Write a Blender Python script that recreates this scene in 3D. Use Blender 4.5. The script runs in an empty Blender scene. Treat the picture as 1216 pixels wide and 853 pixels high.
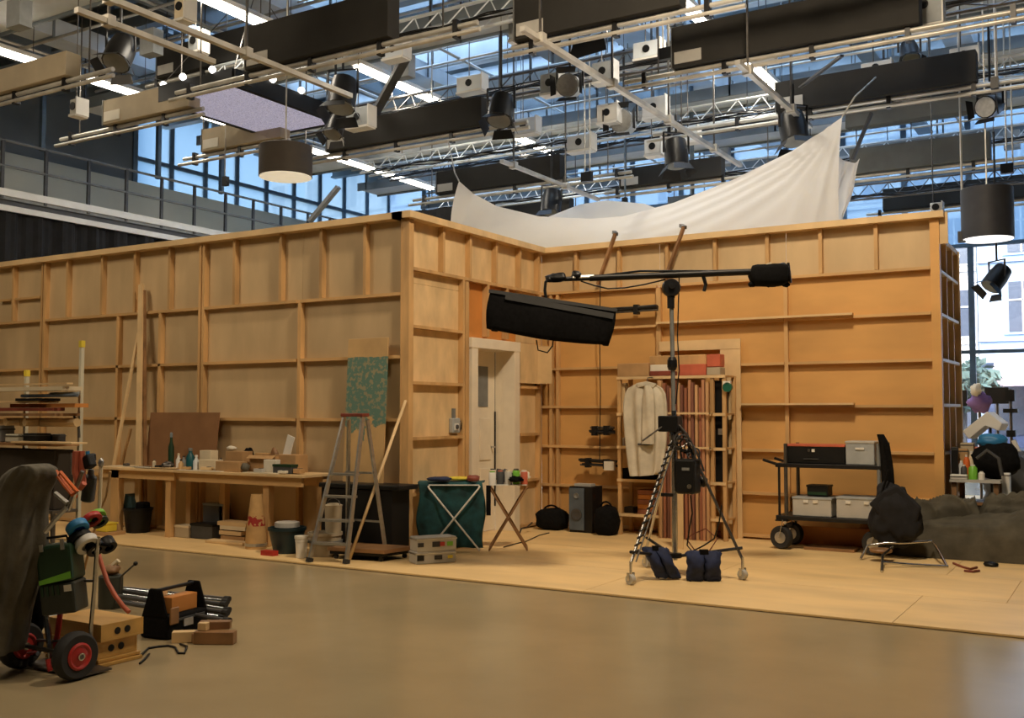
import bpy, math, random
from mathutils import Vector, Matrix
random.seed(7)
S = bpy.context.scene
COL = S.collection
PI = math.pi
# ------------------------------------------------------------------ camera
FPX, PITCH, YAW, EYE = 1215.0, math.atan(62.5/1215.0), math.radians(31.2), 1.5
cd = bpy.data.cameras.new('camera'); cam = bpy.data.objects.new('camera', cd); COL.objects.link(cam)
cd.sensor_fit = 'HORIZONTAL'; cd.sensor_width = 36.0; cd.lens = 36.0*FPX/1216.0
cd.clip_start = .1; cd.clip_end = 300
cam.location = (0, 0, EYE); cam.rotation_euler = (PI/2+PITCH, 0, YAW)
S.camera = cam
# ------------------------------------------------------------------ sky, exposure
S.view_settings.view_transform = 'Standard'; S.view_settings.look = 'None'
S.view_settings.exposure = 0.0; S.view_settings.gamma = 1.0; S.view_settings.use_curve_mapping = False
S.cycles.use_denoising = True; S.cycles.max_bounces = 8; S.cycles.diffuse_bounces = 4
S.cycles.transparent_max_bounces = 16; S.cycles.sample_clamp_indirect = 4.0
S.cycles.caustics_reflective = False; S.cycles.caustics_refractive = False
W = bpy.data.worlds.new('world'); S.world = W; W.use_nodes = True
wn = W.node_tree; wn.nodes.clear()
wo = wn.nodes.new('ShaderNodeOutputWorld'); wb = wn.nodes.new('ShaderNodeBackground')
wsk = wn.nodes.new('ShaderNodeTexSky'); wsk.sky_type = 'NISHITA'; wsk.sun_disc = False
wsk.sun_elevation = math.radians(48); wsk.sun_rotation = math.radians(200); wsk.dust_density = 3.0; wsk.air_density = 1.2
wn.links.new(wsk.outputs[0], wb.inputs[0]); wb.inputs[1].default_value = 1.15
wn.links.new(wb.outputs[0], wo.inputs[0])
sd = bpy.data.lights.new('sun', 'SUN'); so = bpy.data.objects.new('sun', sd); COL.objects.link(so)
sd.energy = 3.6; sd.angle = .02; sd.color = (1, .95, .87)
so.rotation_euler = Vector((-.38, .55, -.74)).to_track_quat('-Z', 'Y').to_euler()   # sun stands behind the studio, lights the street fronts
# large working lights under the grid of the studio
def arealight(name, loc, look, sx, sy, watts, color):
    d = bpy.data.lights.new(name, 'AREA'); o = bpy.data.objects.new(name, d); COL.objects.link(o)
    d.shape = 'RECTANGLE'; d.size = sx; d.size_y = sy; d.energy = watts; d.color = color
    o.location = loc; o.rotation_euler = (Vector(look)-Vector(loc)).to_track_quat('-Z', 'Y').to_euler()
    return o
WARM = (1.0, .80, .56)
arealight('work_light', (-1.95, 6.9, 7.6), (-5.2, 11.2, 1.4), .7, .7, 415, WARM)
arealight('work_light', (-11.5, 3.0, 7.4), (-11.0, 8.8, 1.0), 2.2, 2.2, 200, WARM)
arealight('silk_fill_light', (-4.6, 13.0, 1.6), (-4.3, 12.9, 5.0), .5, .5, 70, (.93, .97, 1.0))      # added fill, unseen behind the rear wall, brightens the silk from below
arealight('work_light', (-4.0, 1.5, 8.0), (-5.0, 3.5, 0), 3.0, 3.0, 165, WARM)
# ------------------------------------------------------------------ helpers: pixel of the 1216 x 853 frame -> point on a real plane
RV = Vector((math.cos(YAW), math.sin(YAW), 0)); FV = Vector((-math.sin(YAW), math.cos(YAW), 0)); EYEP = Vector((0, 0, EYE))
def ray(x, y):
    a = (x-608)/FPX; b = (426.5-y)/FPX
    return RV*a + FV*(math.cos(PITCH)-b*math.sin(PITCH)) + Vector((0, 0, math.sin(PITCH)+b*math.cos(PITCH)))
def fz(x, y, z=0.0):
    d = ray(x, y); return EYEP + d*((z-EYE)/d.z)
def fy(x, y, Y):
    d = ray(x, y); return EYEP + d*(Y/d.y)
def fx(x, y, X):
    d = ray(x, y); return EYEP + d*(X/d.x)
# ------------------------------------------------------------------ helpers: meshes
V = Vector
class MB:
    def __init__(s): s.v = []; s.f = []
    def add(s, vs, fs):
        n = len(s.v); s.v += [tuple(p) for p in vs]; s.f += [tuple(i+n for i in f) for f in fs]; return s
    def box(s, x0, x1, y0, y1, z0, z1):
        return s.add([(x0,y0,z0),(x1,y0,z0),(x1,y1,z0),(x0,y1,z0),(x0,y0,z1),(x1,y0,z1),(x1,y1,z1),(x0,y1,z1)],
                     [(3,2,1,0),(4,5,6,7),(0,1,5,4),(1,2,6,5),(2,3,7,6),(3,0,4,7)])
    def obox(s, c, size, rz=0, rx=0, ry=0):
        m = MB().box(-size[0]/2, size[0]/2, -size[1]/2, size[1]/2, -size[2]/2, size[2]/2)
        R = Matrix.Rotation(rz, 3, 'Z') @ Matrix.Rotation(ry, 3, 'Y') @ Matrix.Rotation(rx, 3, 'X')
        return s.add([R @ V(p) + V(c) for p in m.v], m.f)
    def bar(s, p, q, w, h=None, up=(0,0,1)):
        h = w if h is None else h
        p = V(p); q = V(q); d = (q-p).normalized(); u = V(up)
        if abs(d.dot(u)) > .98: u = V((0,1,0))
        a = d.cross(u).normalized()*w/2; b = a.cross(d).normalized()*h/2
        return s.add([p-a-b, p+a-b, p+a+b, p-a+b, q-a-b, q+a-b, q+a+b, q-a+b],
                     [(0,1,2,3),(7,6,5,4),(4,5,1,0),(5,6,2,1),(6,7,3,2),(7,4,0,3)])
    def tube(s, p, q, r, r2=None, n=8):
        r2 = r if r2 is None else r2
        p = V(p); q = V(q); d = (q-p).normalized(); u = V((0,0,1)) if abs(d.z) < .9 else V((1,0,0))
        a = d.cross(u).normalized(); b = d.cross(a)
        ring = [(a*math.cos(2*PI*i/n)+b*math.sin(2*PI*i/n)) for i in range(n)]
        vs = [p+k*r for k in ring]+[q+k*r2 for k in ring]
        fs = [(i, n+i, n+(i+1) % n, (i+1) % n) for i in range(n)]
        return s.add(vs, fs+[tuple(range(n)), tuple(range(2*n-1, n-1, -1))])
    def path(s, pts, r, n=6, closed=False):
        pts = [V(p) for p in pts]; N = len(pts); rings = []; u = None
        for i, p in enumerate(pts):
            if closed: d = pts[(i+1) % N]-pts[i-1]
            else: d = pts[min(i+1, N-1)]-pts[max(i-1, 0)]
            d = d.normalized() if d.length > 1e-9 else V((1,0,0))
            if u is None: u = V((0,0,1)) if abs(d.z) < .9 else V((1,0,0))
            u = (u-d*u.dot(d)); u = u.normalized() if u.length > 1e-6 else d.orthogonal().normalized()
            w = d.cross(u); rr = r[i] if isinstance(r, (list, tuple)) else r
            rings.append([p+(u*math.cos(2*PI*k/n)+w*math.sin(2*PI*k/n))*rr for k in range(n)])
        vs = [q for g in rings for q in g]; fs = []
        for i in range(N if closed else N-1):
            j = (i+1) % N
            for k in range(n):
                fs.append((i*n+k, i*n+(k+1) % n, j*n+(k+1) % n, j*n+k))
        if not closed: fs += [tuple(range(n-1, -1, -1)), tuple(range((N-1)*n, N*n))]
        return s.add(vs, fs)
    def lathe(s, prof, o=(0,0,0), axis=(0,0,1), n=16):
        ax = V(axis).normalized(); a = ax.orthogonal().normalized(); b = ax.cross(a); o = V(o); vs = []; fs = []
        for r, z in prof:
            for i in range(n):
                t = 2*PI*i/n; vs.append(o+ax*z+(a*math.cos(t)+b*math.sin(t))*max(r, 1e-4))
        for j in range(len(prof)-1):
            for i in range(n):
                fs.append((j*n+i, j*n+(i+1) % n, (j+1)*n+(i+1) % n, (j+1)*n+i))
        fs += [tuple(range(n-1, -1, -1)), tuple(range((len(prof)-1)*n, len(prof)*n))]
        return s.add(vs, fs)
    def prism(s, poly, vec):
        n = len(poly); vec = V(vec); A = [V(p) for p in poly]
        return s.add(A+[p+vec for p in A], [tuple(range(n-1, -1, -1)), tuple(range(n, 2*n))]+[(i, (i+1) % n, n+(i+1) % n, n+i) for i in range(n)])
    def grid(s, fn, nu, nv, wrap=False):
        vs = [fn(i/nu, j/nv) for j in range(nv+1) for i in range(nu+1)]; w = nu+1
        return s.add(vs, [(j*w+i, j*w+i+1, (j+1)*w+i+1, (j+1)*w+i) for j in range(nv) for i in range(nu)])
    def quad(s, a, b, c, d): return s.add([a, b, c, d], [(0,1,2,3)])
    def blob(s, c, size, seed=0, amp=.12, nu=18, nv=10, flat=None, rz=0, freq=3.0, sq=1.0):
        """a lumpy cushion, flattened at the bottom when flat gives a floor height above its centre's base"""
        from mathutils import noise
        c = V(c); vs = []; fs = []; ca, sa = math.cos(rz), math.sin(rz)
        def pw(x): return math.copysign(abs(x)**sq, x)
        for j in range(nv+1):
            th = PI*j/nv
            for i in range(nu):
                ph = 2*PI*i/nu; p = V((pw(math.sin(th))*pw(math.cos(ph)), pw(math.sin(th))*pw(math.sin(ph)), pw(math.cos(th))))
                k = 1+amp*noise.noise(p*freq*.6+V((seed*7.3, seed*3.1, seed)))+amp*.5*noise.noise(p*freq*1.7+V((seed, seed*5.1, 2)))
                x, y, z = p.x*size[0]/2*k, p.y*size[1]/2*k, p.z*size[2]/2*k
                x, y = x*ca-y*sa, x*sa+y*ca; q = c+V((x, y, z))
                if flat is not None and q.z < flat: q.z = flat
                vs.append(q)
        for j in range(nv):
            for i in range(nu): fs.append((j*nu+i, (j+1)*nu+i, (j+1)*nu+(i+1) % nu, j*nu+(i+1) % nu))
        return s.add(vs, fs)
    def build(s, name, mat, parent=None, smooth=False, bevel=0, solid=0, subsurf=0, kind=None, local=False):
        off = V((0,0,0))
        if not local:
            q = parent
            while q is not None: off += q.location; q = q.parent
        me = bpy.data.meshes.new(name); me.from_pydata([V(p)-off for p in s.v], [], s.f)
        me.materials.append(mat if not isinstance(mat, str) else MT[mat])
        if smooth:
            me.shade_smooth() if smooth is True else me.set_sharp_from_angle(angle=smooth)
        me.update()
        o = bpy.data.objects.new(name, me); COL.objects.link(o); o.parent = parent
        if solid:
            m = o.modifiers.new('solid', 'SOLIDIFY'); m.thickness = solid; m.offset = 0
        if bevel:
            m = o.modifiers.new('bevel', 'BEVEL'); m.width = bevel; m.segments = 2; m.limit_method = 'ANGLE'
        if subsurf:
            m = o.modifiers.new('sub', 'SUBSURF'); m.levels = m.render_levels = subsurf
        if kind: o['kind'] = kind
        return o
def tag(o, label=None, cat=None, group=None, kind=None):
    if label: o['label'] = label
    if cat: o['category'] = cat
    if group: o['group'] = group
    if kind: o['kind'] = kind
    return o
def thing(name, label, cat, loc=(0,0,0), rz=0, group=None):
    o = bpy.data.objects.new(name, None); COL.objects.link(o); o.empty_display_size = .1
    o.location = loc; o.rotation_euler = (0, 0, rz)
    return tag(o, label, cat, group)
def kids(o): return [c for c in bpy.data.objects if c.parent is o]
def tree_of(o, allc=None):
    out = []
    for c in o.children: out.append((c, tree_of(c)))
    return out
def dup(src, loc, rz=None, label=None, tree=None, group=None):
    tree = tree_of(src) if tree is None else tree
    r = src.copy(); COL.objects.link(r); r.location = loc
    if rz is not None: r.rotation_euler = (0, 0, rz)
    if label: r['label'] = label
    if group: r['group'] = group
    def rec(ts, par):
        for c, sub in ts:
            k = c.copy(); COL.objects.link(k); k.parent = par; rec(sub, k)
    rec(tree, r); return r
# ------------------------------------------------------------------ materials
MT = {}
def mk(name, col, rough=.6, metal=0.0, var=.12, scale=6.0, stretch=(1,1,1), bump=0.0, bscale=None, rand=0.0, col2=None, emit=None, spec=.5, sheen=0.0, coat=0.0):
    m = bpy.data.materials.new(name); m.use_nodes = True; n = m.node_tree; N = n.nodes; L = n.links
    b = N['Principled BSDF']; b.inputs['Roughness'].default_value = rough; b.inputs['Metallic'].default_value = metal
    b.inputs['Specular IOR Level'].default_value = spec
    if sheen: b.inputs['Sheen Weight'].default_value = sheen
    if coat: b.inputs['Coat Weight'].default_value = coat; b.inputs['Coat Roughness'].default_value = .15
    tc = N.new('ShaderNodeTexCoord'); mp = N.new('ShaderNodeMapping'); mp.inputs['Scale'].default_value = stretch
    nz = N.new('ShaderNodeTexNoise'); nz.inputs['Scale'].default_value = scale; nz.inputs['Detail'].default_value = 4
    L.new(tc.outputs['Object'], mp.inputs[0]); L.new(mp.outputs[0], nz.inputs['Vector'])
    c2 = col2 or tuple(max(0, min(1, c*(1-2*var))) for c in col)
    c1 = col if col2 else tuple(max(0, min(1, c*(1+var))) for c in col)
    mx = N.new('ShaderNodeMix'); mx.data_type = 'RGBA'
    rm = N.new('ShaderNodeMapRange'); rm.inputs[1].default_value = .3; rm.inputs[2].default_value = .7
    L.new(nz.outputs['Fac'], rm.inputs[0]); L.new(rm.outputs[0], mx.inputs['Factor'])
    mx.inputs['A'].default_value = (*c2, 1); mx.inputs['B'].default_value = (*c1, 1)
    out = mx.outputs['Result']
    if rand:
        oi = N.new('ShaderNodeObjectInfo'); hs = N.new('ShaderNodeHueSaturation')
        r2 = N.new('ShaderNodeMapRange'); r2.inputs[3].default_value = 1-rand; r2.inputs[4].default_value = 1+rand
        L.new(oi.outputs['Random'], r2.inputs[0]); L.new(r2.outputs[0], hs.inputs['Value']); L.new(out, hs.inputs['Color']); out = hs.outputs['Color']
    L.new(out, b.inputs['Base Color'])
    if bump:
        bp = N.new('ShaderNodeBump'); bp.inputs['Strength'].default_value = bump; bp.inputs['Distance'].default_value = .01
        if bscale:
            n2 = N.new('ShaderNodeTexNoise'); n2.inputs['Scale'].default_value = bscale; n2.inputs['Detail'].default_value = 3
            L.new(mp.outputs[0], n2.inputs['Vector']); L.new(n2.outputs['Fac'], bp.inputs['Height'])
        else: L.new(nz.outputs['Fac'], bp.inputs['Height'])
        L.new(bp.outputs[0], b.inputs['Normal'])
    if emit:
        b.inputs['Emission Color'].default_value = (*emit[0], 1); b.inputs['Emission Strength'].default_value = emit[1]
    MT[name] = m; return m
mk('birch_ply', (.58, .43, .245), .55, var=.10, scale=2.2, stretch=(1, 1, .35), rand=.05)
mk('okoume_ply', (.66, .37, .125), .5, var=.10, scale=2.0, stretch=(.4, 1, 1), rand=.05)
mk('orange_board', (.62, .25, .06), .5, var=.08, scale=3)
mk('pine', (.60, .37, .16), .55, var=.16, scale=5, stretch=(1, 1, .25), rand=.08)
mk('pine_flat', (.62, .39, .17), .55, var=.14, scale=5, stretch=(.2, 1, 1), rand=.08)
mk('pale_wood', (.72, .52, .28), .55, var=.10, scale=5, stretch=(.5, 1, .5), rand=.05)
mk('brown_wood', (.30, .16, .07), .5, var=.2, scale=5, stretch=(1, .3, 1), rand=.1)
mk('floor_ply', (.84, .60, .29), .5, var=.07, scale=3.0, stretch=(.35, 1, 1), rand=.05)
mk('white_paint', (.80, .72, .58), .45, var=.03, rand=.02)
mk('cream', (.72, .62, .44), .8, var=.08, scale=3)
mk('hardboard', (.25, .125, .055), .55, var=.08, scale=4)
mk('black_paint', (.009, .009, .0095), .45, var=.1, spec=.3)
mk('black_metal', (.012, .012, .013), .4, .2, var=.1)
mk('black_fabric', (.0055, .0055, .006), .9, var=.25, scale=30, bump=.2, spec=.15)
mk('black_plastic', (.009, .0095, .010), .45, var=.1, spec=.3)
mk('dark_grey', (.06, .062, .065), .6, var=.12)
mk('mid_grey', (.20, .21, .21), .6, var=.1)
mk('olive_fabric', (.085, .077, .055), .85, var=.22, scale=5, bump=.3, bscale=25)
mk('grey_fabric', (.125, .115, .09), .9, var=.2, scale=7, bump=.3, bscale=60)
mk('chrome', (.62, .62, .62), .22, 1, var=.05)
mk('aluminium', (.55, .55, .53), .38, .9, var=.08, scale=20)
mk('steel_dark', (.16, .15, .14), .4, .8, var=.15)
mk('pipe', (.62, .60, .55), .4, .35, var=.14, scale=3)
mk('rubber', (.02, .02, .02), .75, var=.15)
mk('red_paint', (.45, .03, .025), .4, var=.1)
mk('orange', (.75, .16, .03), .45, var=.1)
mk('yellow', (.75, .60, .06), .5, var=.06)
mk('lime', (.22, .55, .06), .5, var=.06)
mk('green_plastic', (.012, .11, .07), .4, var=.1)
mk('teal', (.012, .04, .045), .7, var=.2, scale=8)
mk('teal_cloth', (.010, .070, .080), .8, var=.3, scale=9, bump=.3, bscale=18)
mk('teal_paint', (.10, .28, .25), .55, scale=14, col2=(.28, .30, .19), stretch=(1, 1, .6))
mk('navy', (.012, .022, .075), .8, var=.2, scale=15, bump=.2)
mk('blue', (.03, .22, .50), .5, var=.15)
mk('white_plastic', (.75, .74, .70), .4, var=.03)
mk('light_grey_plastic', (.48, .47, .44), .5, var=.05)
mk('cardboard', (.48, .29, .13), .75, var=.1, scale=5, rand=.1)
mk('paper', (.72, .68, .58), .8, var=.04)
mk('coat_cloth', (.62, .57, .46), .85, var=.1, scale=6, bump=.3, bscale=20)
mk('silk', (.90, .885, .85), .6, var=.03, scale=2)
mk('concrete', (.38, .305, .18), .22, var=.08, scale=.9, spec=.5)
mk('slate_wall', (.15, .17, .18), .8, var=.1, scale=.7)
mk('olive_wall', (.58, .56, .45), .8, var=.06, scale=.7)
mk('steel_blue', (.22, .26, .29), .5, var=.14, scale=1.2, rand=.12)
mk('steel_pale', (.66, .71, .75), .5, var=.10, scale=1.5, rand=.1)
mk('deck', (.16, .185, .20), .55, var=.12, scale=1.5)
mk('mullion', (.10, .15, .20), .5, var=.1)
mk('curtain', (.010, .010, .011), .95, var=.2)
mk('fixture_grey', (.36, .39, .41), .55, var=.08)
mk('asphalt', (.22, .22, .23), .9, var=.1)
mk('facade', (.74, .72, .68), .85, var=.05, scale=2)
mk('facade_blue', (.42, .54, .70), .85, var=.04, scale=2)
mk('shop_blue', (.10, .14, .26), .5, var=.1)
mk('window_dark', (.10, .12, .16), .2, var=.05)
mk('leaf', (.10, .17, .15), .7, var=.3, scale=3)
mk('tube_lamp', (.9, .9, .85), .4, emit=((1.0, .92, .78), 14.0))
mk('drum_diffuser', (.85, .82, .72), .6, emit=((1.0, .90, .68), .45))
mk('drum_diffuser_day', (.95, .95, .95), .6, emit=((1.0, .98, .95), 1.2))
mk('bulb', (.9, .9, .9), .3, emit=((1.0, .97, .9), 4.0))
mk('led_mesh', (.62, .62, .80), .7, var=.35, scale=60, emit=((.58, .60, .90), .34))
def glassy(name, tint, gloss=.06, trans=0.0, tcol=(.5, .6, .7)):
    m = bpy.data.materials.new(name); m.use_nodes = True; n = m.node_tree; n.nodes.clear(); N = n.nodes; L = n.links
    o = N.new('ShaderNodeOutputMaterial'); t = N.new('ShaderNodeBsdfTransparent'); t.inputs[0].default_value = (*tint, 1)
    g = N.new('ShaderNodeBsdfGlossy'); g.inputs['Roughness'].default_value = .03
    x = N.new('ShaderNodeMixShader'); x.inputs[0].default_value = gloss
    L.new(t.outputs[0], x.inputs[1]); L.new(g.outputs[0], x.inputs[2]); out = x.outputs[0]
    if trans:
        tr = N.new('ShaderNodeBsdfTranslucent'); tr.inputs[0].default_value = (*tcol, 1)
        y = N.new('ShaderNodeMixShader'); y.inputs[0].default_value = trans
        L.new(out, y.inputs[1]); L.new(tr.outputs[0], y.inputs[2]); out = y.outputs[0]
    L.new(out, o.inputs[0]); MT[name] = m
glassy('glass_clear', (.93, .96, .98))
glassy('glass_deep', (.11, .17, .23), .05, .7, (.16, .25, .33))
glassy('glass_facade', (.16, .26, .37), .05, .7, (.20, .32, .44))
glassy('glass_blue', (.36, .52, .68), .05, .75, (.42, .60, .76))
def silkmat():
    m = MT['silk']; n = m.node_tree; N = n.nodes; b = N['Principled BSDF']; o = N['Material Output']
    tr = N.new('ShaderNodeBsdfTranslucent'); tr.inputs[0].default_value = (.8, .8, .8, 1); x = N.new('ShaderNodeMixShader'); x.inputs[0].default_value = .5
    n.links.new(b.outputs[0], x.inputs[1]); n.links.new(tr.outputs[0], x.inputs[2]); n.links.new(x.outputs[0], o.inputs[0])
silkmat()
# ================================================================== THE STUDIO
XL, XR, YF, YB, ZR = -22.0, 9.0, -7.0, 28.0, 9.7
def struct(name, mb, mat, **k): return mb.build(name, mat, kind='structure', **k)
struct('floor', MB().box(XL, XR, YF, YB, -.2, 0), 'concrete')
struct('wall_front', MB().box(XL, XR, YF-.3, YF, 0, ZR), 'slate_wall')
struct('wall_right', MB().box(XR, XR+.3, YF, YB, 0, ZR), 'slate_wall')
# ceiling: corrugated deck with ridges across the hall, roof lights over the rear half
c = MB(); y = YF
SKX0, SKX1, SKY0 = -17.4, .6, 13.0
solid_y = []; y0 = SKY0
while y0 < YB: solid_y.append((y0, y0+.9)); y0 += 3.4
roof = MB().box(XL-.3, XR+.3, YF-.3, SKY0, ZR, ZR+.2).build('ceiling', 'deck', kind='structure')
MB().box(XL-.3, SKX0, SKY0, YB+.3, ZR, ZR+.2).build('roof_deck', 'deck', roof); MB().box(SKX1, XR+.3, SKY0, YB+.3, ZR, ZR+.2).build('roof_deck', 'deck', roof)
for a, b in solid_y: MB().box(SKX0, SKX1, a, min(b, YB+.3), ZR, ZR+.2).build('roof_deck', 'deck', roof)
while y < YB:
    if y < SKY0-.2: c.box(XL, XR, y, y+.14, ZR-.09, ZR+.02)
    else: c.box(XL, SKX0-.05, y, y+.14, ZR-.09, ZR+.02); c.box(SKX1+.05, XR, y, y+.14, ZR-.09, ZR+.02)
    y += .30
struct('trim_1', c, 'deck')
fr = MB()
for a, b in solid_y:
    for q in (b, a+3.4): fr.box(SKX0, SKX1, q-.04, q+.04, ZR-.06, ZR+.22)
rl = fr.build('window_3', 'steel_blue', kind='structure')
for a, b in solid_y:
    if b+.5 > YB: continue
    n = 12
    for k in range(n):
        xa, xb = SKX0+(SKX1-SKX0)*k/n, SKX0+(SKX1-SKX0)*(k+1)/n
        MB().box(xb-.03, xb+.03, b, min(a+3.4, YB), ZR, ZR+.16).build('glazing_bar', 'steel_blue', rl)
        MB().quad((xa+.03, b, ZR+.1), (xb-.03, b, ZR+.1), (xb-.03, min(a+3.4, YB), ZR+.1), (xa+.03, min(a+3.4, YB), ZR+.1)).build('pane', 'glass_blue', rl)
# left wall: dark upper part, glazed towards the back
GY = 17.4                                             # where the glazing of the left wall begins
struct('wall_left', MB().box(XL-.3, XL, YF, GY, 0, ZR), 'slate_wall')
struct('wall_left_back', MB().box(XL-.3, XL, GY, YB, 0, 5.9), 'slate_wall')
def glazing(name, p0, p1, zs, n, panes, hz):
    """a curtain wall from p0 to p1: mullions, transoms and one pane per bay and storey"""
    fr = MB(); p0 = V(p0); p1 = V(p1); d = (p1-p0)
    root = None
    f = MB()
    for i in range(n+1):
        q = p0+d*i/n; f.bar(q+V((0,0,zs[0])), q+V((0,0,zs[-1])), .09, .14, up=d.normalized())
    root = f.build(name, 'mullion', kind='structure')
    for z in zs:
        MB().bar(p0+V((0,0,z)), p1+V((0,0,z)), .12, .09).build('transom', 'mullion', root)
    for i in range(n):
        a = p0+d*(i/n); b = p0+d*((i+1)/n)
        for k in range(len(zs)-1):
            MB().quad(a+V((0,0,zs[k])), b+V((0,0,zs[k])), b+V((0,0,zs[k+1])), a+V((0,0,zs[k+1]))).build('pane', panes[k], root)
    return root
glazing('window_1', (XL, GY, 0), (XL, YB, 0), [5.9, 7.0, 8.1, ZR], 9, ['glass_deep']*3, None)
glazing('window_2', (XL, YB, 0), (XR, YB, 0), [.25, 3.0, 5.7, 7.6, ZR], 20, ['glass_clear', 'glass_clear', 'glass_facade', 'glass_facade'], None)
struct('wall_back', MB().box(XL, XR, YB-.05, YB+.15, 0, .25), 'slate_wall')
# gallery along the left wall
GX, GZ = -20.0, 6.05
g = thing('gallery', 'grey steel gallery with a railing and pale double edge beam along the left wall', 'gallery', (GX, 10, GZ))
MB().box(XL, GX, YF, YB-.1, GZ-.12, GZ).build('deck', 'mid_grey', g)
MB().box(GX-.05, GX+.04, YF, YB-.1, GZ-.05, GZ+.10).build('edge_beam', 'white_plastic', g)
MB().box(GX-.05, GX+.02, YF, YB-.1, GZ-.36, GZ-.24).build('edge_beam', 'white_plastic', g)
MB().box(GX-.14, GX-.06, YF, YB-.1, GZ-.24, GZ-.12).build('web_beam', 'dark_grey', g)
for z in (1.12, .58): MB().tube((GX, YF, GZ+z), (GX, YB-.1, GZ+z), .03, n=6).build('rail', 'mid_grey', g)
for px in (-45, 2, 54, 105, 150, 192, 231, 268, 301, 334, 366, 392, 420, 446):
    p = fx(px, 230, GX); MB().box(GX-.025, GX+.025, p.y-.035, p.y+.035, GZ-.1, GZ+1.14).build('post', 'dark_grey', g)
struct('wall_left_lower', MB().box(GX-1.85, GX-1.75, YF, 25.0, GZ, GZ+1.35), 'olive_wall')
for px in (54, 192, 267):
    p = fx(px, 150, GX); tag(MB().bar((GX-.1, p.y, GZ+1.1), (GX-.1, p.y, ZR), .1, .1).build('hanger_column', 'mullion'),
        {54: 'dark steel column rising from the gallery railing, nearest of the three', 192: 'dark steel column above the railing where blue glazing begins',
         267: 'blue grey steel column above the gallery railing, last before drum lamp'}[px], 'column')
# black drape below the gallery
def drape(u, v):
    y = -4+u*30; return (GX-.1+.06*math.sin(y*9)+.03*math.sin(y*23), y, .02+v*5.66)
tag(MB().grid(drape, 400, 1).build('black_drape', 'curtain', solid=.01), 'tall black drape hanging below the gallery edge', 'curtain')
def drape2(u, v):
    x = -18.8+u*8.6; return (x, 16.2+.05*math.sin(x*9), .02+v*5.45)
tag(MB().grid(drape2, 120, 1).build('black_drape', 'curtain', solid=.01), 'dark drape standing across the hall behind the front left plywood wall', 'curtain')
# ------------------------------------------------------------------ the street beyond the glass
struct('street', MB().box(-60, 60, YB+.3, 75, -.25, -.05), 'asphalt')
def facade(name, label, x0, x1, y, h, mat, nwin, floors, z0, shop, sm):
    t = thing(name, label, 'building', ((x0+x1)/2, y, 0))
    MB().box(x0, x1, y, y+8, 0, h).build('wall', mat, t)
    MB().box(x0-.05, x1+.05, y-.25, y, z0-.3, z0).build('cornice', mat, t)
    w = (x1-x0)/nwin
    for k in range(floors):
        zb = z0+.9+k*3.1
        MB().box(x0, x1, y-.12, y, zb-.35, zb-.22).build('string_course', mat, t)
        for i in range(nwin):
            xa = x0+w*(i+.5)
            f = MB().box(xa-.72, xa+.72, y-.10, y, zb-.1, zb+2.15).build('window_frame', mat, t)
            MB().box(xa-.5, xa+.5, y-.13, y-.06, zb, zb+1.95).build('pane', 'window_dark', f)
            MB().box(xa-.03, xa+.03, y-.16, y-.1, zb, zb+1.95).box(xa-.5, xa+.5, y-.16, y-.1, zb+1.2, zb+1.26).build('glazing_bar', 'facade', f)
    for i in range(nwin):
        xa = x0+w*(i+.5); s = MB().box(xa-w*.42, xa+w*.42, y-.15, y, .1, z0-.5).build('shopfront', sm, t)
        MB().box(xa-w*.34, xa+w*.34, y-.2, y-.12, .6, z0-1.1).build('pane', 'window_dark', s)
    return t
facade('corner_house', 'white house with shop fronts across the street, straight beyond plywood side wall', -12, -5.5, 47, 16, 'facade', 4, 4, 3.8, True, 'shop_blue')
facade('town_house', 'pale blue town house across the street at the right edge', -5.1, 14, 44, 17, 'facade_blue', 6, 4, 3.7, True, 'shop_blue')
facade('terrace_house', 'long pale stone terrace across the street behind the plywood set', -48, -12.4, 48, 15, 'facade', 12, 4, 3.8, True, 'shop_blue')
aw = thing('awning', 'pale pink sloping shop awning across the street', 'awning', (-2.4, 43, 3.3))
MB().prism([(-4.5, 43.7, 3.6), (-4.5, 42.0, 2.8), (-4.5, 42.0, 2.72), (-4.5, 43.7, 3.45)], (4.4, 0, 0)).build('canopy', mk('awning_pink', (.62, .52, .62), .8), aw)
MB().box(-4.5, -.1, 41.98, 42.02, 2.45, 2.74).build('valance', 'awning_pink', aw)
def tree(x, y, h, label):
    t = thing('street_tree', label, 'tree', (x, y, 0))
    MB().path([(x, y, -.06), (x+.05, y, h*.35), (x-.03, y, h*.6)], [.14, .11, .06], 8).build('trunk', 'dark_grey', t)
    cr = MB(); rnd = random.Random(3)
    for i in range(420):
        a = rnd.uniform(0, 2*PI); r = (rnd.random()**.5)*h*.34; z = h*.62+rnd.uniform(-1, 1)*h*.26*(1-(r/(h*.4))**2)
        p = V((x+r*math.cos(a), y+r*math.sin(a), z)); q = V((rnd.uniform(-1,1), rnd.uniform(-1,1), rnd.uniform(-1,1)))*.22; s = V((rnd.uniform(-1,1), rnd.uniform(-1,1), rnd.uniform(-1,1)))*.22
        cr.add([p-q, p+s, p+q, p-s], [(0,1,2,3)])
    cr.build('foliage', 'leaf', t, kind='stuff')
tree(-5.4, 41.2, 4.0, 'rounded street tree in front of the white corner house')
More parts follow.
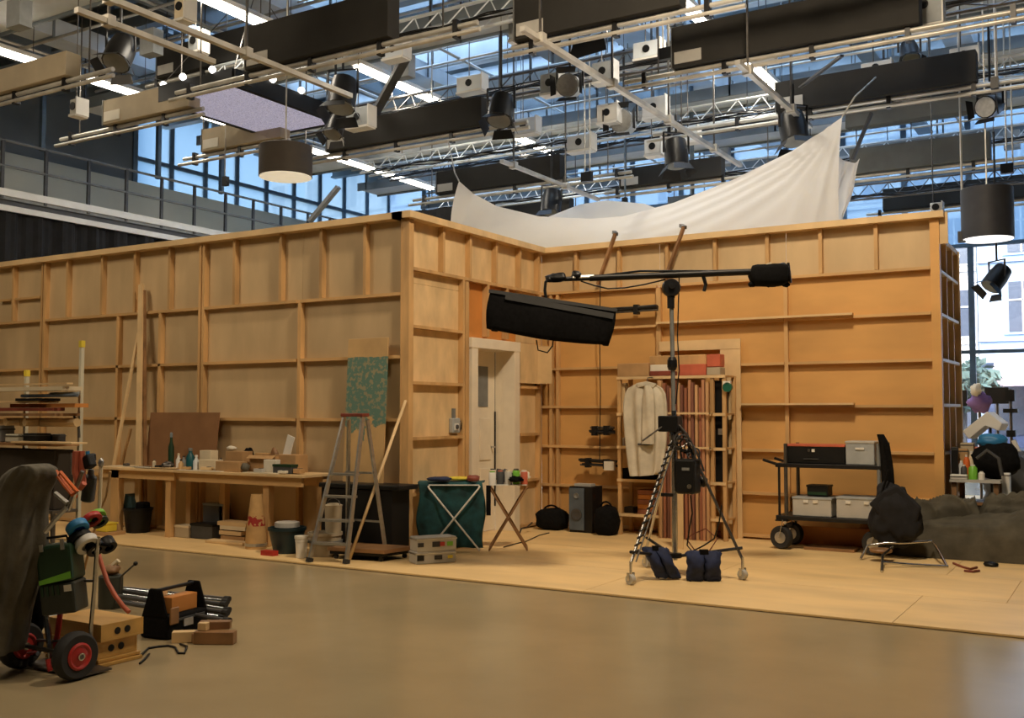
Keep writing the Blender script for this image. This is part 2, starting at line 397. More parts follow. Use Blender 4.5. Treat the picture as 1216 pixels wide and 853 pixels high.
# ================================================================== PLYWOOD SET
PZ = .02
pf = MB().box(-21.5, 7.5, 7.62, 20, .001, .006).build('floor_plywood', 'floor_ply', kind='structure')
x = -21.0
while x < 7:
    for j, y in enumerate((7.60, 8.825, 10.05, 11.275, 12.5, 13.725)):
        if (x < -12.5 and y > 8.9) or (y > 12.4 and x < -2.2): continue
        xo = x+(.61 if j % 2 else 0)
        MB().box(xo, xo+2.436, y, y+1.219, .006, PZ).build('plywood_sheet', 'floor_ply', pf)
    x += 2.44
HZ = 3.65                                          # height of the set
def bx(name, x0, x1, y0, y1, z0, z1, mat, par, bevel=0): return MB().box(x0, x1, y0, y1, z0, z1).build(name, mat, par, bevel=bevel)
# ---- front left wall (faces the camera): sheets at y 8.83, framing stands 7 cm proud
YA = 8.83; XA0, XA1 = -16.6, -6.67
A = thing('plywood_set_wall', 'long front left plywood set wall with timber framing, workbench before it', 'set wall', (-11, YA, 0))
def xa(px, py=340): return fy(px, py, YA-.035).x
joints = [XA0, xa(-150), xa(-60), xa(54), xa(242), xa(357), XA1]
zA = [2.77, 2.09, 1.41, .68]
for i in range(len(joints)-1):
    for k, (z0, z1) in enumerate(((PZ, 2.77), (2.77, HZ-.02))):
        bx('plywood_sheet', joints[i]+.002, joints[i+1]-.002, YA, YA+.012, z0, z1-.003, 'birch_ply', A)
for i in range(len(joints)-1):
    for z in zA+[.05]:
        bx('batten', joints[i]+.03, joints[i+1]-.03, YA-.07, YA-.0005, z-.017, z+.017, 'pine_flat', A)
for px in (-150, -60, 54, 242):
    for dx in (-.03, .03): bx('stud', xa(px)+dx-.02, xa(px)+dx+.02, YA-.072, YA, PZ, HZ-.05, 'pine', A)
for px in (-105, -20, 18, 82, 123, 162, 203, 280, 335, 383, 435): bx('stud', xa(px)-.02, xa(px)+.02, YA-.07, YA, 2.79, HZ-.05, 'pine', A)
for px in (-100, 141, 191, 357): bx('stud', xa(px, 450)-.022, xa(px, 450)+.022, YA-.07, YA, PZ, 2.75, 'pine', A)
for a, b in ((0, 17), (19, 51)): bx('nogging', xa(a)+.03, xa(b)-.03, YA-.06, YA, 3.09, 3.12, 'pine_flat', A)
bx('cap_rail', XA0, XA1+.02, YA-.13, YA+.12, HZ-.07, HZ, 'pale_wood', A)
# ---- return wall with the door (faces right): sheets at x -6.67
XB = -6.67; YB0, YB1 = 8.76, 11.77
B = thing('plywood_set_wall', 'return plywood wall holding the tall white door', 'set wall', (XB, 10.3, 0))
def yb(px, py=400): return fx(px, py, XB+.03).y
d0, d1 = yb(556, 500), yb(613, 500)                # door frame
s0, s1 = yb(548, 380), yb(640, 500)
bx('plywood_sheet', XB-.012, XB, YA+.014, d0-.16, PZ, 2.9, 'pale_wood', B)
bx('plywood_sheet', XB-.012, XB, d1, YB1, PZ, 2.38, 'pale_wood', B)
bx('plywood_sheet', XB-.012, XB, d1+.05, YB1, 2.383, 3.058, 'pale_wood', B)
bx('backing_board', XB-.05, XB-.032, d0-.2, YB1, 2.28, 3.1, 'pale_wood', B)
bx('plywood_sheet', XB-.012, XB, YA+.014, YB1, 3.06, HZ-.02, 'pale_wood', B)
bx('plywood_sheet', XB-.012, XB, YA+.014, d0-.16, 2.903, 3.057, 'pale_wood', B)
bx('infill_board', XB-.03, XB-.014, d0-.158, d1+.05, 2.30, 3.04, 'orange_board', B)
bx('corner_post', XB-.02, XB+.075, YA-.072, YA+.012, PZ, HZ-.05, 'pine', B)
bx('corner_post', XB-.035, XB-.022, YA-.076, YA-.02, PZ, HZ-.05, 'pine', B)
for z in (2.42, 1.81, 1.21, .61, .06):
    bx('batten', XB, XB+.07, YA+.02, d0-.17, z-.017, z+.017, 'pine', B)
bx('batten', XB, XB+.07, YA+.02, YB1, 3.03, 3.065, 'pine', B)
for z in (1.81, 1.21, .63, .06): bx('batten', XB, XB+.07, d1+.06, s1-.05, z-.017, z+.017, 'pine', B)
for px in (524, 556, 587, 615, 637):
    y = yb(px, 310); bx('stud', XB, XB+.07, y-.02, y+.02, 3.07, HZ-.05, 'pine', B)
bx('stud', XB, XB+.07, d0-.17, d0-.13, PZ, 3.03, 'pine', B)
bx('stud', XB-.012, XB+.06, d0-.10, d0-.03, PZ, 3.03, 'pine', B)
for px in (577, 600): y = yb(px, 370); bx('stud', XB-.012, XB+.07, y-.02, y+.02, 2.40, 3.03, 'pine', B)
bx('stud', XB, XB+.07, s1-.05, s1, PZ, 3.03, 'pine', B)
bx('cap_rail', XB-.12, XB+.13, YA-.13, YB1+.1, HZ-.07, HZ+.003, 'pale_wood', B)
bx('projecting_sheet', XB+.072, XB+.086, yb(613, 430)+.02, YB1-.012, 1.86, 2.36, 'pale_wood', B)
bx('projecting_sheet', XB+.09, XB+.30, 11.50, 11.512, 1.86, 2.34, 'pale_wood', B)
# the door in it
D = thing('panelled_door', 'tall white panelled door standing ajar in a white frame', 'door', (XB, (d0+d1)/2, PZ))
for y in (d0, d1-.13): bx('jamb', XB-.10, XB+.085, y, y+.13, PZ, 2.36, 'white_paint', D, .004)
bx('head', XB-.10, XB+.09, d0-.01, d1+.01, 2.25, 2.37, 'white_paint', D, .004)
bx('reveal', XB-.20, XB-.10, d1-.13, d1-.11, PZ, 2.25, 'white_paint', D)
bx('reveal', XB-.20, XB-.10, d0+.11, d0+.13, PZ, 2.25, 'white_paint', D)
bx('reveal', XB-.20, XB-.10, d0+.13, d1-.13, 2.25, 2.27, 'white_paint', D)
lf = bx('leaf', XB-.24, XB-.201, d0+.10, d1-.14, PZ+.01, 2.27, 'white_paint', D)
ym = d0+.13; yw = d1-.14-ym
for z0, z1 in ((.22, .80), (.90, 1.42)):
    for k in (0, 1): bx('door_panel', XB-.201, XB-.188, ym+.08+k*yw*.47, ym+yw*.40+k*yw*.47, z0, z1, 'white_paint', lf, .006)
bx('glazed_light', XB-.201, XB-.194, d0+.56, d0+.78, 1.56, 2.06, 'mid_grey', lf)
bx('door_edge', XB-.2, XB-.185, d1-.155, d1-.14, PZ+.3, 1.5, 'black_paint', lf)
bx('handle', XB-.2, XB-.14, d1-.24, d1-.22, 1.05, 1.07, 'chrome', lf)
# ---- rear wall (faces the camera)
YC = 11.77; XC0, XC1 = XB, -1.80
Cw = thing('plywood_set_wall', 'rear orange plywood wall with level battens behind the shelf rack and cart', 'set wall', (-4.2, YC, 0))
def xc(px, py=400): return fy(px, py, YC-.03).x
zC = [3.05, 2.56, 2.055, 1.56, 1.05, .55]
jc = [XC0, xc(645+0), xc(783), xc(937), XC1]
jc = [XC0, xc(783), xc(934), XC1]
for i in range(3):
    bx('plywood_sheet', jc[i]+.003, jc[i+1]-.003, YC, YC+.012, PZ, 3.045, 'okoume_ply', Cw)
for i in range(3): bx('plywood_sheet', jc[i]+.003, jc[i+1]-.003, YC, YC+.012, 3.05, HZ-.02, 'birch_ply', Cw)
for i in range(3):
    for z in zC+[.06]: bx('batten', jc[i]+.024, jc[i+1]-.024, YC-.07, YC, z-.016, z+.016, 'pine_flat', Cw)
for px in (934,): bx('stud', xc(px)-.022, xc(px)+.022, YC-.055, YC, PZ, 3.03, 'pine', Cw)
bx('stud', xc(783)-.03, xc(783)+.03, YC-.06, YC, PZ, 3.03, 'pine', Cw)
for px in (655, 663): bx('stud', xc(px)-.02, xc(px)+.02, YC-.06, YC, PZ, 3.03, 'pine', Cw)
for px in (685, 736, 793, 850, 912, 975, 1041): bx('stud', xc(px, 300)-.02, xc(px, 300)+.02, YC-.07, YC, 3.07, HZ-.05, 'pine', Cw)
bx('corner_post', XC1-.02, XC1+.075, YC-.075, YC+.013, PZ, HZ-.05, 'okoume_ply', Cw)
bx('ledge', xc(783), xc(1015), YC-.14, YC-.072, 2.575, 2.60, 'pale_wood', Cw)
bx('ledge', xc(882), xc(1015), YC-.15, YC-.072, 1.575, 1.597, 'pale_wood', Cw)
bx('cap_rail', XC0+.13, XC1+.13, YC-.13, YC+.10, HZ-.07, HZ, 'pale_wood', Cw)
# pale sheet shaped like a doorway, fixed behind the rack
bx('doorway_board', xc(785), xc(881), YC-.095, YC-.073, 2.24, 2.36, 'pale_wood', Cw)
bx('doorway_board', xc(857), xc(881), YC-.095, YC-.073, PZ, 2.237, 'pale_wood', Cw)
for px in (735, 815):                               # two struts hooked over the top
    p = fy(px-20, 360, YC-.1); MB().bar((p.x-.05, YC-.12, 3.12), (p.x+.22, YC-.16, 3.74), .05, .03).build('strut', 'brown_wood', Cw)
    MB().bar((p.x+.23, YC-.16, 3.73), (p.x+.10, YC+.05, 3.80), .05, .04).build('strut', 'steel_dark', Cw)
# ---- side wall going back from the right corner
XD = XC1
Dw = thing('plywood_set_wall', 'plywood side wall with pale framing running back from the right corner', 'set wall', (XD, 12.9, 0))
YD1 = 13.12
bx('plywood_sheet', XD-.012, XD, YC+.014, YD1-.042, PZ, HZ-.25, 'okoume_ply', Dw)
for z in (3.02, 2.55, 2.06, 1.57, 1.05, .55, .06): bx('batten', XD, XD+.07, YC+.05, YD1-.04, z-.016, z+.016, 'white_paint', Dw)
bx('batten', XD, XD+.07, YC+.05, YD1-.04, HZ-.29, HZ-.24, 'pale_wood', Dw)
for y in (YC+.045, 12.25, 12.7): bx('stud', XD, XD+.065, y-.02, y+.02, PZ, HZ-.29, 'pale_wood', Dw)
bx('end_board', XD-.05, XD+.085, YD1-.04, YD1, PZ, HZ-.25, 'pale_wood', Dw)
bx('wing_board', XD+.076, XD+.16, YC-.05, YC-.03, 3.3, HZ-.01, 'pale_wood', Dw)
# ---- the silk hung over the set
t = thing('white_silk', 'large white silk sheet slung from its corners over the plywood set', 'cloth', (-6, 13.4, 3.6))
top = [fy(x, y, 13.4) for x, y in ((545,215),(562,230),(590,245),(640,257),(700,260),(740,257),(800,241),(870,214),(940,179),(975,157),(1000,139))]
def lerp(L, u):
    f = u*(len(L)-1); i = min(int(f), len(L)-2); return L[i].lerp(L[i+1], f-i)
def sk(u, v):
    p = lerp(top, u); bot = V((p.x+.25*(u-.5)+.75*(1-u)**3, 12.75+.3*math.sin(u*PI), 3.1+.25*abs(u-.5)))
    q = p.lerp(bot, v); q.y -= .35*math.sin(v*PI)*(1-.4*u)
    w = math.atan2(1-u+.02, v*.8+.05); r = .05*math.sin(w*34)*max(0, u-.45)*min(1, (1-u)*6+v*1.2)+.014*math.sin(u*60+v*3)*v
    q.y += r; return q
MB().grid(sk, 150, 40).build('near_fall', 'silk', t, smooth=True)
e0 = fy(996, 186, 14.0); e1 = fy(1022, 189, 14.3)
def sk2(u, v):
    p = e0.lerp(e1, u); p.z -= .25*u*(1-u); b = fy(988, 272, 13.7).lerp(fy(1000, 270, 14.0), u); q = p.lerp(b, v); q.x += .04*math.sin(v*7+u*5)*v; q.y += .05*math.sin(u*11+v*3); return q
MB().grid(sk2, 16, 20).build('side_fall', 'silk', t, smooth=True)
far = [fy(x, y, 15.6) for x, y in ((640,262),(688,243),(720,238),(765,242),(800,255))]
def sk3(u, v):
    p = lerp(far, u); return p.lerp(V((p.x*.9-.4, 13.6, 3.4)), v)
MB().grid(sk3, 20, 8).build('far_fall', 'silk', t, smooth=True)
# ================================================================== UNDER THE ROOF
mk('tan_and_tube_spill', (.44, .37, .26), .8, var=.06, scale=3)  # tan; on near cable boxes, tube light on dark cloth put into the colour
mk('grey_panel', (.13, .14, .14), .8, var=.08, scale=3)
mk('dark_panel', (.022, .021, .019), .85, var=.1, scale=3)
roof = bpy.data.objects['ceiling']
for x in (-19.3, -14.6, -9.9, -4.4, .2, 4.8):                     # main girders, running into the depth
    MB().box(x-.04, x+.04, YF, YB, 8.75, 9.6).box(x-.18, x+.18, YF, YB, 8.70, 8.76).build('girder', 'steel_blue', roof)
y = 3.0
while y < YB:                                                   # joists across
    MB().box(XL, XR, y-.03, y+.03, 9.1, 9.6).box(XL, XR, y-.11, y+.11, 9.06, 9.11).build('joist', 'steel_pale' if int(y*2) % 3 == 0 else 'steel_blue', roof)
    y += 1.7
rnd = random.Random(11)
for i, (x, w, h, z) in enumerate(((-17.3, .55, .35, 8.5), (-12.6, .45, .3, 8.45), (-7.6, .7, .4, 8.3), (-6.6, .3, .12, 8.2), (-2.6, .5, .35, 8.4), (1.8, .6, .4, 8.4))):
    d = thing('air_duct' if h > .2 else 'cable_tray', ['pale duct running into depth above gallery side lamp row', 'pale square duct left of middle lamp row, high up', 'widest pale duct, running into depth over middle of the set',
        'thin pale cable tray beside the widest duct', 'pale duct running into depth over rear right plywood wall', 'pale duct at far right under the roof'][i], 'duct', (x, 14, z))
    y = 2.0
    while y < YB-2.6:
        MB().box(x-w/2, x+w/2, y+.02, y+2.38, z, z+h).build('duct_section', 'steel_pale', d)
        MB().box(x-w/2-.03, x+w/2+.03, y-.02, y+.02, z-.03, z+h+.03).build('flange', 'steel_blue', d); y += 2.4
    for yy in (5, 11, 17, 23): [MB().box(x+s*(w/2+.03)-.01, x+s*(w/2+.03)+.01, yy, yy+.03, z, ZR-.6).build('strap', 'steel_dark', d) for s in (-1, 1)]
for i, y in enumerate((9.4, 13.6, 16.8, 19.6, 22.6, 25.6)):        # service walkways across the hall
    w = thing('service_walkway', ['nearest pale mesh walkway under the roof', 'second pale mesh walkway under the roof, counted from nearest', 'third pale walkway under the roof, counted from nearest',
        'pale walkway crossing just beyond the silk', 'walkway last but one before glazed back wall', 'farthest walkway, right before the glazed back wall'][i], 'walkway', (-6, y, 7.75))
    MB().box(-18.5, 5, y-.42, y+.42, 7.75, 7.79).build('mesh_deck', 'steel_pale', w)
    for s in (-.44, .44):
        MB().box(-18.5, 5, y+s-.02, y+s+.02, 7.70, 7.92).build('toe_board', 'steel_blue', w)
        MB().tube((-18.5, y+s, 8.7), (5, y+s, 8.7), .022, n=6).build('rail', 'pipe', w)
    x = -18.2
    while x < 5:
        [MB().box(x-.02, x+.02, y+s*.44-.02, y+s*.44+.02, 7.7, 9.1).build('hanger', 'steel_dark', w) for s in (-1, 1)]; x += 2.9
gp = thing('pipe_grid', 'grid of thin pale pipes fixed below the roof girders', 'pipe grid', (-6, 14, 8.0))
y = 5.2
while y < 27: MB().tube((-18, y, 8.05), (4.5, y, 8.05), .028, n=5).build('grid_pipe', 'pipe', gp); y += 1.15
for x in (-17, -13.4, -10.6, -6.1, -3.2, -.4, 2.6): MB().tube((x, 3, 8.1), (x, 27, 8.1), .03, n=5).build('grid_pipe', 'pipe', gp)
# ---- lighting bars: twin pipes under a long cloth-covered cable box
def light_bar(label, X0, X1, Y, px0, px1, mat, z=6.0, h=.48, zp=.14, plate='light_grey_plastic', pipes=True, hang=True, group=None):
    t = thing('lighting_bar', label, 'lighting bar', ((X0+X1)/2, Y, z), group=group)
    if pipes:
        MB().tube((X0, Y, z+.10), (X1, Y, z+.10), .034).build('pipe', 'pipe', t, smooth=1.0)
        MB().tube((X0-.1, Y-.03, z), (X1+.05, Y-.03, z), .03).build('pipe', 'pipe', t, smooth=1.0)
        x = X0+.3
        while x < X1-.1:
            MB().box(x-.03, x+.03, Y-.05, Y+.05, z-.04, z+.18).build('clamp', 'black_metal', t); x += 1.15
    if px1 > px0:
        c = MB().box(px0, px1, Y-.12, Y+.12, z+zp, z+zp+h).build('cable_box', mat, t, bevel=.01)
        MB().box(px0-.012, px0+.0, Y-.13, Y+.13, z+zp-.01, z+zp+h+.01).build('end_plate', 'mid_grey', c)
        if plate: MB().box(px0+.04, px0+.42, Y-.135, Y-.122, z+zp+.04, z+zp+.2).build('label_plate', plate, c)
    if hang:
        for x in (X0+.5, X1-.5): MB().tube((x, Y, z+.1), (x, Y, 9.1), .012, n=5).build('suspension_rod', 'steel_dark', t)
        MB().box((px0+px1)/2-.16, (px0+px1)/2+.16, Y-.1, Y+.1, z+zp+h+.6, z+zp+h+1.0).build('winch', 'fixture_grey', t)
    return t
def P6(x, y, z=6.0): return fz(x, y, z)
LB = light_bar
LB('nearest lighting bar at left with cable box coloured tube-lit tan, cut by the left edge', -15.2, -11.6, 8.8, -15.0, -12.45, 'tan_and_tube_spill', h=.34, plate='paper')
LB('second lighting bar at left, cable box coloured tube-lit tan before the slate wall', -15.4, -11.95, 10.68, -14.15, -12.15, 'tan_and_tube_spill', h=.40, plate='paper')
LB('third lighting bar at left, cable box coloured tube-lit tan partly behind the brown drum lamp', -14.7, -12.1, 12.7, -14.1, -12.2, 'tan_and_tube_spill', h=.40, plate='paper')
LB('lighting bar with long black cable box above left front plywood wall', -13.3, -8.1, 13.85, -12.2, -8.9, 'dark_panel')
LB('big black cable box bar at the top left of middle', -11.7, -6.5, 9.95, -10.2, -7.75, 'dark_panel', h=.60)
LB('lighting bar with black box just above left tip of the silk', -13.3, -8.1, 17.8, -12.6, -9.6, 'dark_panel')
LB('lighting bar with black box behind the middle of the silk', -9.4, -5.4, 19.3, -9.0, -6.8, 'dark_panel', h=.4)
LB('large black cable box bar at top right, largest of all', -5.95, -.4, 12.88, -5.2, -2.05, 'dark_panel', h=.56)
LB('lighting bar with dark cable box right above the silk peak', -6.7, -.6, 15.6, -4.6, -1.75, 'dark_panel', h=.46)
LB('grey cable box bar right of the silk peak, upper of the grey pair', -5.0, -1.3, 20.2, -4.6, -1.95, 'grey_panel', z=6.85, h=.5, pipes=False, plate=None)
LB('grey cable box bar right of the silk peak, lower of the grey pair', -5.0, -.6, 20.5, -4.6, -2.1, 'grey_panel', h=.5, plate=None)
LB('far lighting bar with dark box over the right end of rear wall', -5.2, 1.0, 24.6, -4.8, .6, 'dark_panel', h=.5, plate=None)
LB('lighting bar with black box at top edge right of middle', -6.6, -3.6, 10.9, -6.5, -4.3, 'dark_panel', h=.55)
LB('far lighting bar left of the silk, half hidden by front plywood wall', -15.5, -10.8, 21.6, -14.6, -11.4, 'dark_panel', h=.5)
LB('far lighting bar right of the silk tip, second from the back glazing', -9.6, -5.4, 22.4, -9.2, -6.6, 'grey_panel', h=.4)
LB('bare twin pipe bar at top left corner with amber pipes', -10.9, -8.8, 6.6, -10.8, -9.3, 'tan_and_tube_spill', z=6.2, h=.3)
LB('small dark bar under the roof left of the three near tan boxes', -9.9, -7.4, 8.1, -9.7, -7.7, 'dark_panel', z=6.5, h=.5)
LB('dark bar high above the left lamp row', -14.4, -11.0, 11.6, -14.0, -11.6, 'dark_panel', z=7.0, h=.5)
# ---- fluorescent battens in three rows running into the depth
def tube_lamp(label, X, y0, y1, z=7.4, w=.12):
    t = thing('fluorescent_batten', label, 'ceiling light', (X, (y0+y1)/2, z))
    MB().box(X-.11, X+.11, y0, y1, z+.06, z+.13).build('housing', 'white_plastic', t)
    ld = bpy.data.lights.new('tube_glow', 'AREA'); lo = bpy.data.objects.new('tube_glow', ld); COL.objects.link(lo); ld.shape = 'RECTANGLE'; ld.size = .16; ld.size_y = y1-y0; ld.energy = 30*(y1-y0); ld.color = (1.0, .88, .70); lo.location = (X, (y0+y1)/2, z-.03)
    n = max(1, round((y1-y0)/1.3)); L = (y1-y0)/n
    for i in range(n):
        for s in (-.05, .05): MB().tube((X+s, y0+i*L+.04, z+.02), (X+s, y0+(i+1)*L-.04, z+.02), .03, n=8).build('tube', 'tube_lamp', t)
    for yy in (y0+.15, y1-.15): MB().tube((X, yy, z+.13), (X, yy, 9.82), .008, n=4).build('suspension_wire', 'steel_dark', t)
XA_, XB_, XC_ = -15.8, -11.25, -5.45
for k, (a, b) in enumerate(((8.4, 10.55), (11.5, 12.85), (14.1, 15.3))):
    tube_lamp('warm white fluorescent batten above the %s tan cable box, row beside the gallery' % ['nearest', 'second', 'third'][k], XA_, a, b)
tube_lamp('long lit fluorescent batten beyond the brown drum lamp', XA_, 17.2, 22.0)
tube_lamp('fluorescent batten at top edge over the big black cable box', XB_, 9.6, 11.5)
tube_lamp('short piece of fluorescent batten just right of the top edge batten', XB_, 11.6, 11.95)
tube_lamp('long white fluorescent batten above long black cable box, crossed by dark brace', XB_, 13.4, 16.3)
tube_lamp('far fluorescent batten over the black boxes behind silk', XB_, 18.8, 20.6)
tube_lamp('fluorescent batten at top edge meeting the largest black box', XC_, 12.6, 14.9)
tube_lamp('fluorescent batten below the largest black box, near silk peak', XC_, 16.6, 18.9)
# ---- thin ceiling tracks running into the depth
def track(label, X, y0, y1, z=5.75, r=.035):
    t = thing('ceiling_track', label, 'track', (X, (y0+y1)/2, z))
    MB().box(X-r, X+r, y0, y1, z-.03, z+.03).build('rail', 'pipe', t)
    y = y0+.4
    while y < y1:
        MB().box(X-.012, X+.012, y-.012, y+.012, z+.03, 8.0).build('drop_rod', 'steel_dark', t); MB().box(X-.06, X+.06, y-.05, y+.05, z-.05, z+.07).build('hanger_clip', 'pipe', t); y += 1.9
track('pale ceiling track at top left, lower of the two near ones', -9.45, 6.7, 8.6)
track('long pale ceiling track at top left crossing big black cable box', -8.9, 6.3, 10.5)
track('pale ceiling track running down over middle of the silk', -5.68, 9.6, 17.0)
track('pale ceiling track passing behind the left half of silk', -9.05, 14.6, 18.3)
track('pale ceiling track beside right lamp row ending near silk peak', -4.0, 11.9, 15.2)
# ---- fixtures
def spot(label, px, py, z, r, mat='black_metal', aim=(0, -.6, -.8), top=.9, length=2.2, front='mid_grey', lens=None):
    p = fz(px, py, z); t = thing('spotlight', label, 'spotlight', p); a = V(aim).normalized(); side = a.cross(V((0,0,1))).normalized()
    h = MB().lathe([(r*.5, -length*r*.6), (r*.85, -length*r*.5), (r, -.2*r), (r, length*r*.5)], p, a, 14).build('housing', mat, t, smooth=.7)
    MB().lathe([(r*.9, length*r*.5+.002), (r*.88, length*r*.5+.012)], p, a, 14).build('lens', lens or front, h)
    MB().bar(p+side*(r+.02), p+side*(r+.02)+V((0,0,r*1.7)), .03, .02).bar(p-side*(r+.02), p-side*(r+.02)+V((0,0,r*1.7)), .03, .02).bar(p+side*(r+.03)+V((0,0,r*1.7)), p-side*(r+.03)+V((0,0,r*1.7)), .03, .02).build('yoke', 'black_metal', t)
    MB().tube(p+V((0,0,r*1.7)), p+V((0,0,r*1.7+top)), .02, n=6).build('drop_arm', 'black_metal', t)
    MB().tube(p+V((0,0,r*1.7+top)), V((p.x, p.y, 9.82)), .006, n=4).build('safety_wire', 'steel_dark', t)
    for q in (0, 1, 2, 3):
        u = [side, -side, side.cross(a), -side.cross(a)][q]; c = p+a*(length*r*.55)
        MB().prism([c+u*r+u.cross(a)*r*.7, c+u*r-u.cross(a)*r*.7, c+u*r*1.35-u.cross(a)*r*.9+a*r*.6, c+u*r*1.35+u.cross(a)*r*.9+a*r*.6], a*.006).build('barn_door', 'black_metal', h)
    return t
spot('black spotlight hanging left of the long black cable box', 407, 112, 6.3, .22, aim=(.1, -.3, -.95))
spot('black spotlight above the left part of silk', 655, 240, 5.6, .2, aim=(0, -.2, -1))
spot('black spotlight hanging on the middle ceiling track', 803, 182, 5.6, .19, aim=(.1, -.1, -1), top=.3)
spot('black spotlight hanging by silk peak', 942, 152, 5.6, .2, aim=(.2, -.2, -1), top=.3)
spot('dark round spotlight cut by the top edge', 690, 2, 7.0, .36, aim=(-.1, -.5, -.8), length=1.5)
spot('small round lamp seen against pale blue glass at right', 1176, 126, 5.9, .16, aim=(-.3, -1, -.3), lens='aluminium')
spot('black floodlight dangling before the street view at right', 1184, 330, 3.75, .17, aim=(-.5, -.5, -.8), top=2.2, length=2.4)
spot('round lens spotlight on bar left of the middle track', 677, 103, 6.2, .17, aim=(.3, -1, -.2), mat='fixture_grey', lens='aluminium')
spot('round lens spotlight behind the middle track', 741, 146, 6.3, .2, aim=(.2, -1, -.1), mat='fixture_grey', lens='aluminium')
spot('dark spotlight on the bar over the left end of rear wall', 595, 130, 6.2, .2, aim=(.1, -.4, -.9))
spot('black spotlight beside tan box at upper left', 143, 62, 6.6, .2, aim=(.2, -.5, -.9))
spot('small dark spotlight under the right black cable box', 1080, 62, 6.9, .14, aim=(.2, -.5, -.9))
spot('black spotlight beneath third tan box bar by drum lamp', 398, 150, 6.0, .15, aim=(.1, -.5, -.9))
def hoist(label, px, py, z, sx, sz, mat='fixture_grey'):
    p = fz(px, py, z); t = thing('hoist_box', label, 'hoist', p)
    b = MB().box(p.x-sx/2, p.x+sx/2, p.y-.09, p.y+.09, p.z-sz/2, p.z+sz/2).build('casing', mat, t, bevel=.015)
    MB().lathe([(.06, 0), (.06, .015)], (p.x, p.y-.091, p.z), (0, -1, 0), 12).build('button', 'black_plastic', b)
    MB().box(p.x+sx/2, p.x+sx/2+.02, p.y-.11, p.y+.11, p.z-sz/2-.02, p.z+sz/2+.02).build('side_plate', 'white_plastic', t)
    MB().box(p.x-sx/2, p.x+sx/2, p.y-.11, p.y+.11, p.z-sz/2-.04, p.z-sz/2-.005).build('bottom_plate', 'white_plastic', t)
    MB().tube((p.x-.05, p.y, p.z+sz/2), (p.x-.05, p.y, 9.1), .01, n=4).build('cable', 'steel_dark', t)
hoist('long grey hoist box at top edge left of dark round spotlight', 628, 31, 6.7, .55, .33)
hoist('grey hoist box between bars left of the middle track start', 655, 100, 6.6, .32, .3)
hoist('grey hoist box crossed by start of the middle track', 718, 86, 6.8, .36, .3)
hoist('white hoist box above the middle of the silk', 723, 135, 6.4, .36, .3, 'white_plastic')
hoist('pale hoist box right on the middle track', 778, 128, 6.7, .42, .34, 'white_plastic')
hoist('small white hoist box low above the silk', 777, 175, 6.0, .3, .26, 'white_plastic')
hoist('grey hoist box beside right end of largest black cable box', 1098, 8, 6.6, .42, .5)
hoist('white box on top of dark cable box near right edge, left of two', 1041, 82, 6.95, .45, .2, 'white_plastic')
hoist('white box on top of dark cable box near right edge, right of two', 1145, 67, 6.95, .4, .25, 'white_plastic')
hoist('grey hoist box above drum lamp by black spotlight', 428, 140, 6.2, .45, .3)
hoist('small pale box hanging below the second tan bar before slate wall', 93, 128, 6.0, .16, .22, 'white_plastic')
hoist('small pale box high at top left of the pale tracks', 219, 10, 6.9, .2, .32, 'cream')
hoist('small grey box under the roof beside long pale track', 235, 50, 6.9, .22, .3)
hoist('white square box hanging above right corner of the rear wall', 1112, 247, 5.0, .18, .16, 'white_plastic')
for lab, px, py, zz, sx in (('pale box on far bar left of the white hoist box', 624, 150, 6.5, .5), ('pale box on far bar over the black box behind silk', 690, 170, 6.0, .45), ('small white box against blue glass right of middle', 820, 160, 6.4, .3), ('grey box over far end of the middle lamp row', 560, 100, 7.0, .5),
        ('grey box beside the long fluorescent batten', 470, 60, 7.0, .4), ('pale box by pale track near silk peak', 905, 60, 7.2, .4), ('grey box left of the largest black cable box', 770, 60, 7.1, .45)):
    hoist(lab, px, py, zz, sx, .25, 'steel_pale')
def drum(label, px, py, Y, D, H, mat, diff, top):
    p = fy(px, py, Y); t = thing('drum_lamp', label, 'lamp', p)
    MB().lathe([(D/2-.02, 0), (D/2, 0), (D/2, H), (D/2-.01, H+.01), (.02, H+.01)], p, n=36).build('drum_shade', mat, t, smooth=.6)
    MB().lathe([(D/2-.012, -.012), (D/2-.012, .01)], p, n=36).build('diffuser', diff, t)
    MB().tube(p+V((0,0,H)), V((p.x, p.y, top)), .012, n=5).build('suspension_wire', 'pipe', t)
    return t
mk('drum_brown', (.035, .026, .018), .7, var=.1); mk('drum_black', (.03, .03, .034), .6, var=.1)
drum('dark brown drum lamp above left plywood wall', 339, 210, 10.5, .74, .42, 'drum_brown', 'drum_diffuser', 8.0)
drum('black drum lamp with bright white underside at the right edge', 1173, 284, 16.0, .70, .72, 'drum_black', 'drum_diffuser_day', 8.0)
